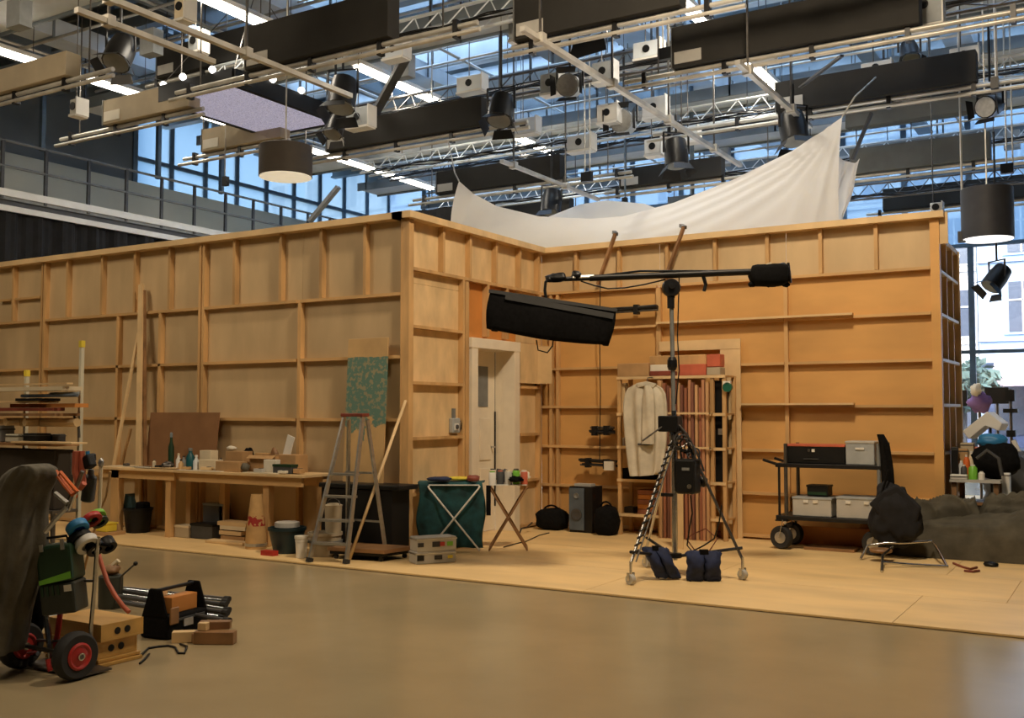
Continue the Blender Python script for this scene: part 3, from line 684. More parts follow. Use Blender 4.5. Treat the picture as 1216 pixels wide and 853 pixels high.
# ---- square softbox
c = fz(299, 135, 6.3); t = thing('softbox_lamp', 'square black softbox with lavender underside and white bulbs on its rim', 'lamp', c)
a = .80; b_ = 1.15
f = MB()
for s in (-1, 1):
    f.box(c.x-a, c.x+a, c.y+s*b_-.04, c.y+s*b_+.04, c.z, c.z+.26); f.box(c.x+s*a-.04, c.x+s*a+.04, c.y-b_, c.y+b_, c.z, c.z+.26)
f.box(c.x-a, c.x+a, c.y-b_, c.y+b_, c.z+.22, c.z+.26); f.build('frame', 'black_paint', t)
MB().box(c.x-a+.04, c.x+a-.04, c.y-b_+.04, c.y+b_-.04, c.z+.01, c.z+.03).build('diffuser', 'led_mesh', t)
for q in ((-a, -b_*.95), (-a*.3, -b_-.05), (a*.5, -b_-.05), (a+.05, -b_*.35), (a+.05, b_*.2)):
    MB().lathe([(.02, -.05), (.05, -.02), (.055, .015), (.03, .05)], (c.x+q[0], c.y+q[1], c.z+.30), n=12).build('bulb', 'bulb', t, smooth=True)
for s in ((-1,-1), (1,-1), (1,1), (-1,1)): MB().tube((c.x+s[0]*a, c.y+s[1]*b_, c.z+.26), (c.x+s[0]*.2, c.y+s[1]*.2, 8.05), .008, n=4).build('suspension_wire', 'steel_dark', t)
# ---- braces, chains
def brace(label, p, q, w, mat='dark_grey'): return tag(MB().bar(p, q, w, w*.6).build('diagonal_brace', mat), label, 'brace')
brace('dark diagonal brace crossing the long white fluorescent batten', fz(482, 68, 6.9), fz(437, 150, 6.7), .14)
brace('grey diagonal brace at the back glazing, below and right of drum lamp', fy(368, 263, 16.2), fy(402, 222, 16.2), .12, 'mid_grey')
brace('thin dark diagonal brace right of the silk peak', fy(1035, 134, 15.62), fy(1012, 190, 15.62), .07)
brace('thin dark brace under the largest black box, left of silk peak', fz(1000, 66, 6.2), fz(950, 104, 6.2), .05)
def chain(label, px, py0, py1, Y, r=.012, mat='pipe', n=1):
    a = fy(px, py0, Y); b = fy(px, py1, Y); t = thing('hanging_chain', label, 'chain', b)
    for k in range(n): MB().tube(V((a.x+.09*k, a.y, 9.82)), V((a.x+.09*k, b.y, b.z)), r, n=5).build('line', mat, t)
    MB().box(b.x-.05, b.x+.05+.09*(n-1), b.y-.04, b.y+.04, b.z-.16, b.z).build('hook_block', 'black_metal', t)
chain('pair of thin steel lines hanging over left part of the silk', 694, 0, 205, 15, n=2)
chain('dark hoist chain over end of the return wall', 594, 0, 150, 14.5, .03, 'black_metal')
chain('pair of thin lines hanging at the top edge right of middle', 787, 0, 58, 13, n=2)
chain('pale line hanging near right edge over the dark cable box', 1181, 0, 92, 15.4, .022)
chain('pair of thin pale lines close to the right edge', 1192, 60, 195, 18, n=2)
chain('thin line dropping beside black drum lamp', 1142, 215, 275, 15.9, .016)
chain('thin line hanging beside the long fluorescent batten', 513, 60, 130, 14.5)
chain('dark pole line hanging below the bar over silk', 742, 160, 235, 18.5, .02, 'mullion')
chain('dark pole line hanging before the blue glass over the silk', 822, 200, 232, 20, .05, 'mullion')
chain('thin line hanging before the drum lamp', 268, 140, 210, 12.5)
tag(MB().path([fy(1000, 139, 13.4), fy(1015, 115, 13.6), fy(1040, 92, 14.5)], .012, 5).build('guy_rope', 'pipe'), 'thin rope tying the silk peak up to dark cable box', 'rope')
tag(MB().path([fy(545, 215, 13.4), fy(540, 205, 13.5), V((-9.6, 13.8, 6.0))], .012, 5).build('guy_rope', 'pipe'), 'thin rope tying left silk tip up to lighting bar', 'rope')

# ---- lattice trusses across the hall, with cable looms slung on them
for i, (y, z, x0, x1) in enumerate(((11.4, 6.75, -12.5, -2), (14.6, 6.9, -15, 2), (17.0, 6.6, -14, 3), (19.0, 7.0, -15, 3), (21.2, 6.6, -15, 3), (23.6, 6.3, -15, 3))):
    t = thing('lattice_truss', ['nearest slim lattice truss under the roof', 'second slim lattice truss under roof, over the long black box', 'third slim lattice truss under the roof, before the silk peak', 'fourth slim lattice truss, just beyond the silk', 'fifth slim lattice truss from the front, far over the set', 'farthest slim lattice truss, before the back glazing'][i], 'truss', ((x0+x1)/2, y, z))
    m = 'steel_dark' if i % 2 else 'steel_pale'
    for dy, dz in ((-.15, 0), (.15, 0), (0, .30)): MB().tube((x0, y+dy, z+dz), (x1, y+dy, z+dz), .026, n=6).build('chord', m, t)
    lt = MB(); n = int((x1-x0)/.42)
    for k in range(n):
        a = x0+(x1-x0)*k/n; b = x0+(x1-x0)*(k+1)/n; s_ = 1 if k % 2 else -1
        lt.tube((a, y-.15, z+(.0)), ((a+b)/2, y, z+.3), .011, n=4); lt.tube(((a+b)/2, y, z+.3), (b, y-.15, z), .011, n=4); lt.tube((a, y-.15*s_, z), (b, y+.15*s_, z), .011, n=4)
    lt.build('lacing', m, t, kind='stuff')
    x = x0+1
    while x < x1: MB().tube((x, y, z+.3), (x, y, 9.82), .010, n=4).build('hanger_wire', 'steel_dark', t); x += 2.6
    cb = MB(); r2 = random.Random(i)
    for k in range(4):
        pts = []; x = x0+.2+k*.1
        while x < x1-.3: pts.append((x, y-.18-.02*k, z+.04-.10*r2.random())); x += .55
        MB().path(pts, .012, 5).build('cable_loom', 'black_plastic', t)
# ================================================================== FOREGROUND LEFT: HAND TRUCK AND ITS LOAD
ht = thing('hand_truck', 'chrome hand truck with two red-hubbed pneumatic wheels, left foreground', 'hand truck', (-5.35, 3.7, 0))
def wheel(x, y, r, w, par, name='wheel', hubm='red_paint', axis=(1,0,0), rz=0):
    a = V(axis); o = V((x, y, r))
    wmb = MB().lathe([(r*.55, -w*.45), (r*.86, -w*.5), (r*.97, -w*.3), (r, 0), (r*.97, w*.3), (r*.86, w*.5), (r*.55, w*.45)], o, a, 28).build(name, 'rubber', par, smooth=.9)
    MB().lathe([(r*.18, -w*.56), (r*.38, -w*.48), (r*.48, -w*.58), (r*.56, -w*.5), (r*.56, w*.5), (r*.48, w*.58), (r*.38, w*.48), (r*.18, w*.56)], o, a, 24).build('hub', hubm, wmb, smooth=.5)
    MB().lathe([(r*.16, -w*.70), (r*.16, w*.70)], o, a, 12).build('axle_cap', 'chrome', wmb)
wheel(-5.10, 3.70, .135, .085, ht); wheel(-5.60, 3.70, .135, .085, ht)
MB().tube((-5.66, 3.7, .135), (-5.04, 3.7, .135), .014).build('axle', 'steel_dark', ht)
def p4(pts, Y): return [fy(x, y, Y) for x, y in pts]
MB().path(p4([(108,772),(108,745),(112,700),(115,655),(117,638)], 3.84), .012).build('frame_tube', 'chrome', ht, smooth=1.0)
MB().path(p4([(47,662),(51,690),(55,735),(59,765),(61,782)], 3.74), .017).build('frame_tube', 'chrome', ht, smooth=1.0)
MB().path(p4([(25,640),(26,700),(26,755),(28,770),(34,777),(45,776)], 3.72), .014).build('frame_tube', 'chrome', ht, smooth=1.0)
MB().path(p4([(54,632),(66,617),(78,604),(80,598),(66,586)], 3.50), .014).build('handle_tube', 'aluminium', ht, smooth=1.0)
MB().path(p4([(80,598),(92,575),(98,560)], 3.66), .013).build('handle_tube', 'steel_dark', ht, smooth=1.0)
MB().bar(fy(54,690,3.76), fy(112,690,3.84), .03, .012).build('cross_bar', 'steel_dark', ht)
MB().bar(fy(28,760,3.76), fy(108,762,3.84), .03, .012).build('cross_bar', 'steel_dark', ht)
MB().path(p4([(72,725),(68,755),(62,780)], 3.80), .016).build('red_brace', 'red_paint', ht, smooth=1.0)
MB().path(p4([(57,783),(58,790),(60,797)], 3.66), .014).build('red_brace', 'red_paint', ht, smooth=1.0)
MB().box(-5.62, -5.08, 3.72, 3.93, .012, .022).build('toe_plate', 'steel_dark', ht)
oc = thing('pipe_clamp', 'orange handled clamp hooked over the hand truck handles', 'clamp', fy(80, 575, 3.62))
MB().path(p4([(72,561),(82,573),(92,584),(86,588),(77,577),(69,566)], 3.60), .011, closed=True).build('grip', 'orange', oc, smooth=1.0)
MB().path(p4([(66,560),(74,572),(84,584),(90,590)], 3.64), .014).build('grip', 'orange', oc, smooth=1.0)
MB().path(p4([(90,584),(86,596),(82,606)], 3.62), .009).build('screw', 'chrome', oc)
def rtube(label, pts, Y, r, m, name='tool_handle', cat='tool'): return tag(MB().path(p4(pts, Y), r, 8).build(name, m, smooth=1.0), label, cat)
mk('salmon', (.55, .13, .07), .5, var=.1)
t = thing('bar_clamp', 'upright red bar clamp behind the hand truck handles', 'clamp', fy(92, 560, 3.9))
MB().path(p4([(91,536),(90,560),(94,577)], 3.9), .022).build('red_arm', 'salmon', t, smooth=1.0)
MB().path(p4([(97,536),(98,560),(99,574)], 3.92), .018).build('red_arm', 'salmon', t, smooth=1.0)
MB().path(p4([(86,538),(86,564)], 3.93), .009).build('pale_rod', 'aluminium', t)
MB().path(p4([(92,574),(96,580),(100,574)], 3.9), .017).build('jaw', 'salmon', t, smooth=1.0)
# heavy grey cover slung over the handles
def cover(u, v):
    ys = [552, 556, 566, 585, 610, 645, 685, 725, 760, 772]; L = [30, 18, 6, -2, -8, -13, -16, -18, -19, -19]; Rr = [52, 64, 67, 57, 52, 53, 45, 32, 26, 23]
    f = v*(len(ys)-1); i = min(int(f), len(ys)-2); k = f-i; y = ys[i]+(ys[i+1]-ys[i])*k; l = L[i]+(L[i+1]-L[i])*k; r = Rr[i]+(Rr[i+1]-Rr[i])*k
    c = fy((l+r)/2, y, 3.55); w = (r-l)/2*5.9/FPX; a = u*2*PI
    fold = 1+(.04+.10*v)*math.sin(a*7+v*2)+.04*math.sin(a*13+1-v*3)
    q = c+RV*(w*math.cos(a)*fold)-FV*((.13+.05*v)*math.sin(a)*fold); return q
m_ = MB().grid(cover, 64, 24); m_.add([cover(i/24, 0) for i in range(24)], [tuple(range(24))])
tag(m_.build('dust_cover', 'grey_fabric', smooth=True), 'heavy dark grey cloth slung over the hand truck handles at left edge', 'cloth')
t = thing('black_holdall', 'slack black bag hanging beneath the grey cloth on the hand truck', 'bag', fy(40, 690, 3.82))
MB().blob(fy(42, 690, 3.85), (.20, .16, .62), 3, .12, sq=.7).build('body', 'black_fabric', t, smooth=True)
MB().path(p4([(48,640),(54,600),(62,580)], 3.8), .012).build('strap', 'black_fabric', t)
# green machine case
c = fy(74, 685, 3.72); q = thing('machine_case', 'dark green machine case with lime stripe and white label on hand truck', 'case', c)
Rm = Matrix.Rotation(math.radians(31), 3, 'Z') @ Matrix.Rotation(math.radians(-7), 3, 'Y')
def case(x0, x1, y0, y1, z0, z1): m = MB().box(x0, x1, y0, y1, z0, z1); m.v = [tuple(Rm @ V(p)+c) for p in m.v]; return m
mk('case_green', (.014, .045, .02), .4, var=.15); mk('case_dark', (.035, .04, .03), .5, var=.15); mk('lime_print', (.18, .50, .05), .4, var=.1)
case(-.10, .10, -.09, .09, -.02, .19).build('upper_shell', 'case_green', q, bevel=.015)
case(-.10, .10, -.09, .09, -.20, -.023).build('lower_shell', 'case_dark', q, bevel=.015)
m = MB().prism([(-.09, -.094, -.025), (.09, -.094, -.005), (.09, -.094, .035), (-.09, -.094, .0)], (0, -.004, 0)); m.v = [tuple(Rm @ V(p)+c) for p in m.v]; m.build('stripe', 'lime_print', q)
case(.045, .085, -.096, -.09, -.075, -.04).build('paper_label', 'paper', q)
for i in range(4): case(-.085+.03*i, -.072+.03*i, -.097, -.09, -.09, -.035).build('rib', 'case_green', q)
m = MB().path([Rm @ V(p)+c for p in ((-.07, -.03, .19), (-.06, -.03, .23), (.06, -.03, .23), (.07, -.03, .19))], .008); m.build('handle', 'black_plastic', q)
case(.05, .07, -.10, -.09, .16, .22).build('latch', 'aluminium', q); case(-.07, -.05, -.10, -.09, .16, .20).build('latch', 'aluminium', q)
# rolls of tape threaded on a cord
def roll(label, px, py, Y, r, w, mtl, axis=(.75, .15, .35), hole=.55):
    p = fy(px, py, Y); a = V(axis).normalized()
    return tag(MB().lathe([(r*hole, -w/2), (r*.97, -w/2), (r, -w/2+.003), (r, w/2-.003), (r*.97, w/2), (r*hole, w/2), (r*hole, -w/2)], p, a, 24).build('tape_roll', mtl, smooth=.6), label, 'tape')
AX = RV*.62-V((0,0,1))*.66-FV*.42
roll('white tape roll hanging among the tapes on the hand truck', 103, 646, 3.80, .068, .045, 'white_plastic', AX)
roll('black tape roll left of the white tape roll', 95, 641, 3.78, .07, .04, 'black_plastic', AX)
roll('blue tape roll above green machine case', 92, 627, 3.76, .062, .045, 'blue', AX)
roll('red tape roll, reddest of the hanging tapes', 109, 617, 3.86, .058, .03, 'red_paint', AX)
roll('lime green tape roll beside the red tape roll', 114, 614, 3.90, .058, .025, 'lime', AX)
roll('dark green tape roll below lime tape roll', 118, 619, 3.93, .05, .03, 'case_green', AX)
roll('black tape roll just right of white tape roll', 113, 651, 3.86, .055, .04, 'black_plastic', AX)
roll('black tape roll sticking out farthest right on the cord', 127, 647, 3.94, .05, .06, 'black_plastic', AX)
tag(MB().path(p4([(86,622),(100,636),(118,646),(131,648)], 3.87), .01).build('cord', 'black_fabric'), 'black cord the hanging tape rolls are threaded on', 'cord')
for lab, px, py, r, m in (('small purple grey canister behind hand truck handles', 106, 577, .04, 'dark_grey'),):
    tag(MB().lathe([(r*.6, -.10), (r, -.09), (r, .05), (r*.5, .07), (r*.4, .10)], fy(px, py, 4.0), (.15, 0, 1), 14).build('spray_can', m, smooth=.6), lab, 'can')
t = thing('hand_drill', 'black and blue drill standing atop the load of the hand truck', 'drill', fy(107, 548, 4.0))
MB().bar(fy(104, 541, 3.94), fy(108, 556, 3.94), .055, .06).bar(fy(107, 544, 3.96), fy(111, 543, 3.96), .05, .05).build('motor', 'black_plastic', t, bevel=.012)
MB().tube(fy(104, 536, 3.94), fy(105, 552, 3.94), .012).build('bit', 'blue', t); MB().tube(fy(100, 552, 3.98), fy(106, 556, 3.98), .012).build('chuck', 'chrome', t)
MB().blob(fy(120, 550, 4.02), (.035, .03, .06), 6, .3).build('charger', 'aluminium', t, smooth=True)
MB().path(p4([(120,553),(119,580),(118,604)], 4.02), .011).build('cable', 'cream', t)
rtube('thin yellow wooden lath leaning behind the hand truck', [(131,560),(126,590),(119,606),(108,645),(99,680),(90,712),(83,737),(80,747)], 4.2, .008, 'pine', 'lath', 'lath')
yb_ = thing('yellow_box', 'small yellow plastic box under the end of the workbench', 'box', fy(126, 627, 8.1)); p = fy(126, 627, 8.1)
MB().box(p.x-.10, p.x+.10, p.y-.08, p.y+.08, p.z-.04, p.z+.05).build('tray', 'yellow', yb_, bevel=.01); MB().box(p.x-.11, p.x+.11, p.y-.09, p.y+.09, p.z+.05, p.z+.065).build('lid', 'yellow', yb_)
tag(MB().box(p.x-.2, p.x+.18, p.y-.12, p.y+.14, .021, p.z-.041).build('carton', 'cardboard'), 'plain carton beneath the yellow box', 'carton')
# red hose
rtube('red hose bending down from the tapes to apple boxes', [(116,655),(121,672),(128,692),(137,708),(146,720),(153,727)], 4.15, .014, 'salmon', 'hose', 'hose')
# ---- apple boxes
def apple(label, z, h, dx=0, dy=0, m='pale_wood', holes=True, L=.5, W=.30):
    x1, y0 = -5.205+dx, 3.945+dy; t = thing('apple_box', label, 'apple box', (x1-L/2, y0+W/2, z), group='apple boxes stacked behind the hand truck')
    MB().box(x1-L, x1, y0, y0+W, z, z+.011).box(x1-L, x1, y0, y0+W, z+h-.012, z+h).build('top_and_bottom', m, t)
    MB().box(x1-L, x1-.0, y0, y0+.012, z+.0115, z+h-.0125).build('side', m, t); MB().box(x1-L, x1, y0+W-.012, y0+W, z+.0115, z+h-.0125).build('side', m, t)
    MB().box(x1-L+.006, x1-L+.018, y0+.0125, y0+W-.0125, z+.0115, z+h-.0125).build('end', m, t)
    e = MB().box(x1-.012, x1-.001, y0+.0125, y0+W-.0125, z+.0115, z+h-.0125).build('end', m, t)
    if holes:
        for k in (.115, .185): MB().lathe([(.021, 0), (.021, .004)], (x1-.002, y0+k, z+h/2), (1, 0, 0), 16).build('finger_hole', 'black_paint', e)
    return t
mk('apple_wood', (.62, .36, .10), .4, var=.12, scale=6, stretch=(.3, 1, 1), coat=.2)
apple('half apple box on top of the stack, two finger holes', .147, .10, 0, 0, 'apple_wood')
apple('half apple box second from the top of stack', .046, .10, -.03, -.02, 'apple_wood')
for i in range(2):
    t = MB().box(-5.72-.02*i, -5.20-.02*i, 3.94, 4.24, .001+.0225*i, .021+.0225*i).build('pancake_board', 'apple_wood', bevel=.003)
    tag(t, ['lowest thin board under the stack of apple boxes', 'upper thin board under the stack of apple boxes'][i], 'board')
# ---- open tool bag
c = fz(203, 757, 0); c.x -= .07; c.y += .09
tb = thing('tool_bag', 'open black tool bag with tubular handle and silver buckle', 'tool bag', c)
rr = Matrix.Rotation(math.radians(98), 3, 'Z')
def rot(m): m.v = [tuple(rr @ V(p)+c) for p in m.v]; return m
rot(MB().box(-.20, .20, -.12, .12, .002, .15)).build('body', 'black_fabric', tb, bevel=.02)
for s in (-1, 1):
    rot(MB().prism([(s*.20, -.11, .14), (s*.20, .11, .14), (s*.195, .05, .33), (s*.195, -.05, .33)], (-s*.02, 0, 0))).build('end_flap', 'black_fabric', tb, bevel=.01)
rot(MB().tube((-.19, 0, .315), (.19, 0, .315), .013)).build('handle', 'black_plastic', tb)
rot(MB().box(-.06, .03, -.132, -.12, .07, .12)).build('buckle', 'aluminium', tb); rot(MB().box(-.15, .15, -.128, -.12, .115, .13)).build('strap', 'dark_grey', tb)
rot(MB().box(-.19, -.11, -.135, -.12, .10, .21)).build('front_pocket', 'brown_wood', tb, bevel=.01)
tag(rot(MB().box(-.10, .15, -.06, .04, .152, .26)).build('wooden_block', 'orange_board', bevel=.004), 'orange wooden block standing in the open tool bag', 'block')
tag(rot(MB().box(-.12, -.02, .045, .09, .152, .30)).build('wooden_block', 'pale_wood', bevel=.004), 'pale wooden block at the back of the open tool bag', 'block')
# ---- wedges and offcuts
for i, (px, py, sx, sy, sz, rz, m, lab) in enumerate(((214, 764, .16, .07, .07, 40, 'pale_wood', 'pale wooden offcut lying before the tool bag'), (232, 765, .10, .05, .06, 70, 'brown_wood', 'dark wooden offcut between pale offcut and long brown block'),
        (250, 766, .26, .08, .08, 28, 'brown_wood', 'long brown wooden block lying at right end of offcuts'), (250, 748, .20, .07, .05, 35, 'brown_wood', 'reddish offcut on top of the long brown block'), (262, 744, .06, .05, .04, 10, 'pale_wood', 'small pale offcut on right end of the pile'), (236, 750, .06, .05, .05, 20, 'pale_wood', 'small pale offcut in the middle of the pile'))):
    p = fz(px, py, 0); z0 = .001 if i < 3 else .083
    if i >= 3: p = fz(px, py, .083)
    tag(MB().obox((p.x, p.y+.04, z0+sz/2), (sx, sy, sz), math.radians(rz)).build('wood_offcut', m, bevel=.004), lab, 'offcut')
tag(MB().path([fz(x, y, .008) for x, y in ((168,778),(176,770),(188,768),(200,767),(208,769),(212,776),(219,776),(222,768),(214,765))], .007).build('black_cable', 'black_plastic', smooth=True), 'black cable looping on the floor before the tool bag', 'cable')
tag(MB().path([fz(x, y, .008) for x, y in ((166,788),(172,783),(177,777))], .007).build('black_cable', 'black_plastic', smooth=True), 'short end of black cable beside the apple boxes', 'cable')
# ---- bundle of metal stands lying behind the bag
for i in range(9):
    a = fz(133+3*(i % 3), 697+2.2*i, .02+.05*(i % 3)); b = fz(267-2*(i % 4), 711+3.2*i, .02+.05*(i % 3))
    t = thing('stand_pole', ['topmost','second','third','fourth','fifth','sixth','seventh','eighth','lowest'][i]+' '+['dark','chrome','grey'][i % 3]+' stand pole in the bundle behind the tool bag, counted downward', 'pole', (a+b)/2, group='stand poles in the bundle')
    MB().tube(a, b, .014).build('tube', ['steel_dark', 'chrome', 'dark_grey'][i % 3], t); MB().tube(b, b+(b-a).normalized()*.05, .022).build('end_cap', 'rubber', t)
c = fz(131, 722, 0); t = thing('dark_canister', 'dark olive canister with clamps on top behind the apple boxes', 'canister', c)
MB().lathe([(.085, .001), (.09, .02), (.09, .24), (.075, .25)], c, n=20).build('body', 'case_dark', t, smooth=.6)
MB().blob(c+V((.0, 0, .29)), (.15, .12, .08), 5, .3).build('lid', 'brown_wood', t, smooth=True); MB().tube(c+V((.02,0,.32)), c+V((.06,.02,.36)), .02).build('knob', 'cream', t)
t = thing('lever_rod', 'thin dark rod with a black ball end rising beside the canister', 'rod', fz(140, 720, 0))
a = c+V((.09, .02, .24)); b = a+RV*.11+V((0,0,.10)); MB().tube(a, b, .007).build('rod', 'steel_dark', t); MB().blob(b, (.035, .035, .035), 1, 0).build('ball', 'black_plastic', t, smooth=True)
MB().tube(a, (a.x, a.y, .001), .007).build('foot', 'steel_dark', t)
# ---- trolley rack with stock at the left edge
TY = 5.7
def tp(px, py, Y=TY): return fy(px, py, Y)
x0, x1 = tp(-60, 500).x, tp(97, 500, TY+.27).x
tr = thing('timber_trolley', 'tall steel stock trolley at the left edge loaded with boards and pipes', 'trolley', ((x0+x1)/2, TY+.13, 0))
zs = [tp(60, 491).z, tp(60, 527).z, .62, .14]
for x, zt in ((x0, 1.6), (tp(30, 500, TY+.25).x, tp(30, 441, TY+.25).z), (x1, tp(96, 406, TY+.25).z)):
    up = MB().box(x-.016, x+.016, TY+.24, TY+.272, .12, zt).build('upright', 'olive_wall', tr); MB().box(x-.02, x+.02, TY+.236, TY+.276, zt-.05, zt+.01).build('yellow_tip', 'yellow', up)
for x in (x0+.02, x1-.02): MB().box(x-.016, x+.016, TY, TY+.03, .12, .60).build('upright', 'steel_dark', tr)
for z in zs: MB().box(x0-.02, x1+.02, TY-.02, TY+.238, z-.025, z).build('shelf', 'brown_wood' if z > .7 else 'steel_dark', tr)
MB().path([tp(88, 495, TY+.2), tp(93, 500, TY+.2), tp(94, 520, TY+.2)], .012).build('brace', 'steel_dark', tr)
for x in (x0+.1, x1-.1):
    for y in (TY+.02, TY+.2): MB().lathe([(.02, -.02), (.06, -.02), (.06, .02), (.02, .02)], (x, y, .061), (0, 1, 0), 14).build('castor', 'rubber', tr)
def stock(label, px0, px1, py, Y, h, d, m, name='board', cat='board', rnd_=False):
    a = fy(px0, py, Y); b = fy(px1, py, Y); z = max(a.z, b.z)
    mb = MB().tube((a.x, Y, z), (b.x, Y, z), h/2) if rnd_ else MB().box(a.x, b.x, Y-d/2, Y+d/2, z-h/2, z+h/2)
    return tag(mb.build(name, m), label, cat)
mk('red_brown', (.22, .05, .03), .5, var=.2, scale=4); mk('blue_grey', (.09, .12, .16), .5, var=.15)
stock('thin pale lath on the very top of the trolley load', -50, 83, 458.5, TY+.05, .015, .06, 'pale_wood')
stock('wide cream board on top of the trolley load', -50, 86, 464, TY+.11, .035, .2, 'cream')
stock('blue grey pipe under the cream board on the trolley', 26, 92, 470.5, TY+.05, .03, .05, 'blue_grey', 'pipe', 'pipe', True)
stock('pale blue pipe tip under cream board on the trolley', 60, 93, 468, TY+.13, .03, .05, 'steel_blue', 'pipe', 'pipe', True)
stock('black board end in middle of the trolley load', 30, 60, 475, TY+.1, .025, .2, 'black_paint')
stock('pale offcut board below the black board on the trolley', -50, 58, 478, TY+.12, .02, .2, 'pale_wood')
stock('dark red brown plank at front of the trolley top shelf', -50, 70, 486.5, TY+.06, .03, .12, 'red_brown')
stock('orange brown plank on trolley top shelf reaching farther right', 20, 97, 482, TY+.15, .035, .14, 'orange_board')
stock('pale log of rolled paper on the second trolley shelf', 25, 92, 502, TY+.17, .08, .1, 'pale_wood', 'paper_roll', 'roll', True)
for lab, px, py, sx, sz, m in (('dark toolbox on the second trolley shelf', 44, 516, .22, .08, 'black_plastic'), ('black motor on the second trolley shelf', 50, 519, .10, .07, 'drum_black'), ('olive crate on second trolley shelf at left', 22, 520, .2, .07, 'olive_wall'), ('grey crate at left edge of the second trolley shelf', 4, 512, .14, .14, 'mid_grey')):
    p = fy(px, py, TY+.1); t = thing('tool_case', lab, 'case', (p.x, p.y, zs[1])); yy = TY+.1+.14*(px == 50)
    MB().box(p.x-sx/2, p.x+sx/2, yy-.07, yy+.07, zs[1]+.001, zs[1]+sz*1.1).build('body', m, t, bevel=.008); MB().box(p.x-sx/2-.004, p.x+sx/2+.004, yy-.075, yy+.075, zs[1]+sz*.8, zs[1]+sz*.9).build('rim', 'dark_grey', t)
for lab, px, py, d in (('pale round log end, left of the two on second shelf', 18, 499, .05), ('pale round log end, right of the two on second shelf', 41, 499, .05)):
    p = fy(px, py, TY+.12); tag(MB().tube((p.x, TY+.02, zs[0]-.08), (p.x+.02, TY+.2, zs[0]-.08), .037, n=14).build('cardboard_roll', 'pale_wood'), lab, 'roll')
tag(MB().box(x0+.02, tp(84, 540, TY+.2).x, TY+.035, TY+.235, .621, zs[1]-.06).build('dark_cabinet', 'drum_brown', bevel=.01), 'dark brown cabinet filling the lower trolley shelf behind grey cloth', 'cabinet')
tag(MB().box(tp(20, 526).x, tp(92, 526).x, TY-.06, TY+.1, zs[1]+.001, zs[1]+.016).build('board', 'pale_wood'), 'pale board lying on front of the second trolley shelf', 'board')
t = thing('flat_dolly', 'low grey-topped dolly at left edge behind the hand truck', 'dolly', fz(10, 770, 0))
x0d = fy(-80, 742, 4.02).x; x1d = fy(36, 742, 4.02).x; p = V((x1d-.12, 4.05, 0)); zd = fy(20, 738, 4.02).z
MB().box(x0d, x1d, 4.0, 4.3, zd-.035, zd).build('deck', 'light_grey_plastic', t); MB().box(x0d+.03, x1d-.03, 4.03, 4.28, .11, zd-.036).build('frame', 'black_metal', t)
for dx in (-.4, .05):
    for dy in (.03, .22): MB().lathe([(.02, -.02), (.054, -.02), (.054, .02), (.02, .02)], (p.x+dx, p.y+dy-.03, .055), (0, 1, 0), 14).build('castor', 'rubber', t)
# ================================================================== ALONG THE FRONT LEFT WALL
def leanplank(label, a, b, w, th, m='pine'): return tag(MB().bar(a, b, w, th, up=(0, 1, 0)).build('leaning_plank', m), label, 'plank')
p0 = fy(167, 640, 8.5); p1 = fy(167.5, 338, 8.72)
leanplank('tall upright plank leaning on the plywood wall left of the workbench board', V((p0.x, 8.45, .021)), V((p1.x, 8.72, p1.z)), .075, .03, 'pale_wood')
p1 = fy(171.5, 345, 8.74); leanplank('second tall plank just right of the upright leaning plank', V((p0.x+.06, 8.52, .021)), V((p1.x, 8.735, p1.z)), .04, .03, 'brown_wood')
a = fy(139, 556, 8.55); b = fy(165, 395, 8.66); leanplank('slanting pale lath standing on left workbench against the planks', V((a.x, 8.5, .822)), V((b.x-.03, 8.68, b.z)), .04, .025, 'pale_wood')
a = fy(146, 545, 8.6); leanplank('short greenish lath beside the slanting lath', V((a.x-.02, 8.6, .822)), V((a.x, 8.71, 1.28)), .04, .02, 'pine')
# ---- workbenches
def bench(label, x0, x1, y0, y1, legs, top='pale_wood'):
    t = thing('workbench', label, 'workbench', ((x0+x1)/2, (y0+y1)/2, PZ))
    MB().box(x0, x1, y0, y1, .79, .82).build('tabletop', top, t, bevel=.003)
    MB().box(x0+.05, x1-.05, y0+.05, y0+.08, .69, .789).build('apron', 'pine_flat', t); MB().box(x0+.05, x1-.05, y1-.08, y1-.05, .69, .789).build('apron', 'pine_flat', t)
    for x, y, w in legs: MB().box(x-w/2, x+w/2, y-.04, y+.04, PZ+.001, .789).build('leg', 'pine', t, bevel=.003)
    return t
def bxx(px, Y=8.3): return fy(px, 600, Y).x
xL = bxx(118); xM = bxx(212.5); xR = bxx(366)
bench('left wooden workbench strewn with dark sheets, standing before plywood wall', xL, xM-.005, 8.22, 8.735, [(bxx(138), 8.31, .15), (bxx(200), 8.33, .09), (bxx(138), 8.64, .08), (bxx(198), 8.66, .08)])
bench('right wooden workbench crowded with cardboard boxes', xM+.005, xR, 8.20, 8.735, [(bxx(317), 8.32, .09), (bxx(360), 8.60, .09), (bxx(240), 8.64, .09)])
tz = .8205
def on(px, py, Y): return fy(px, py, Y)
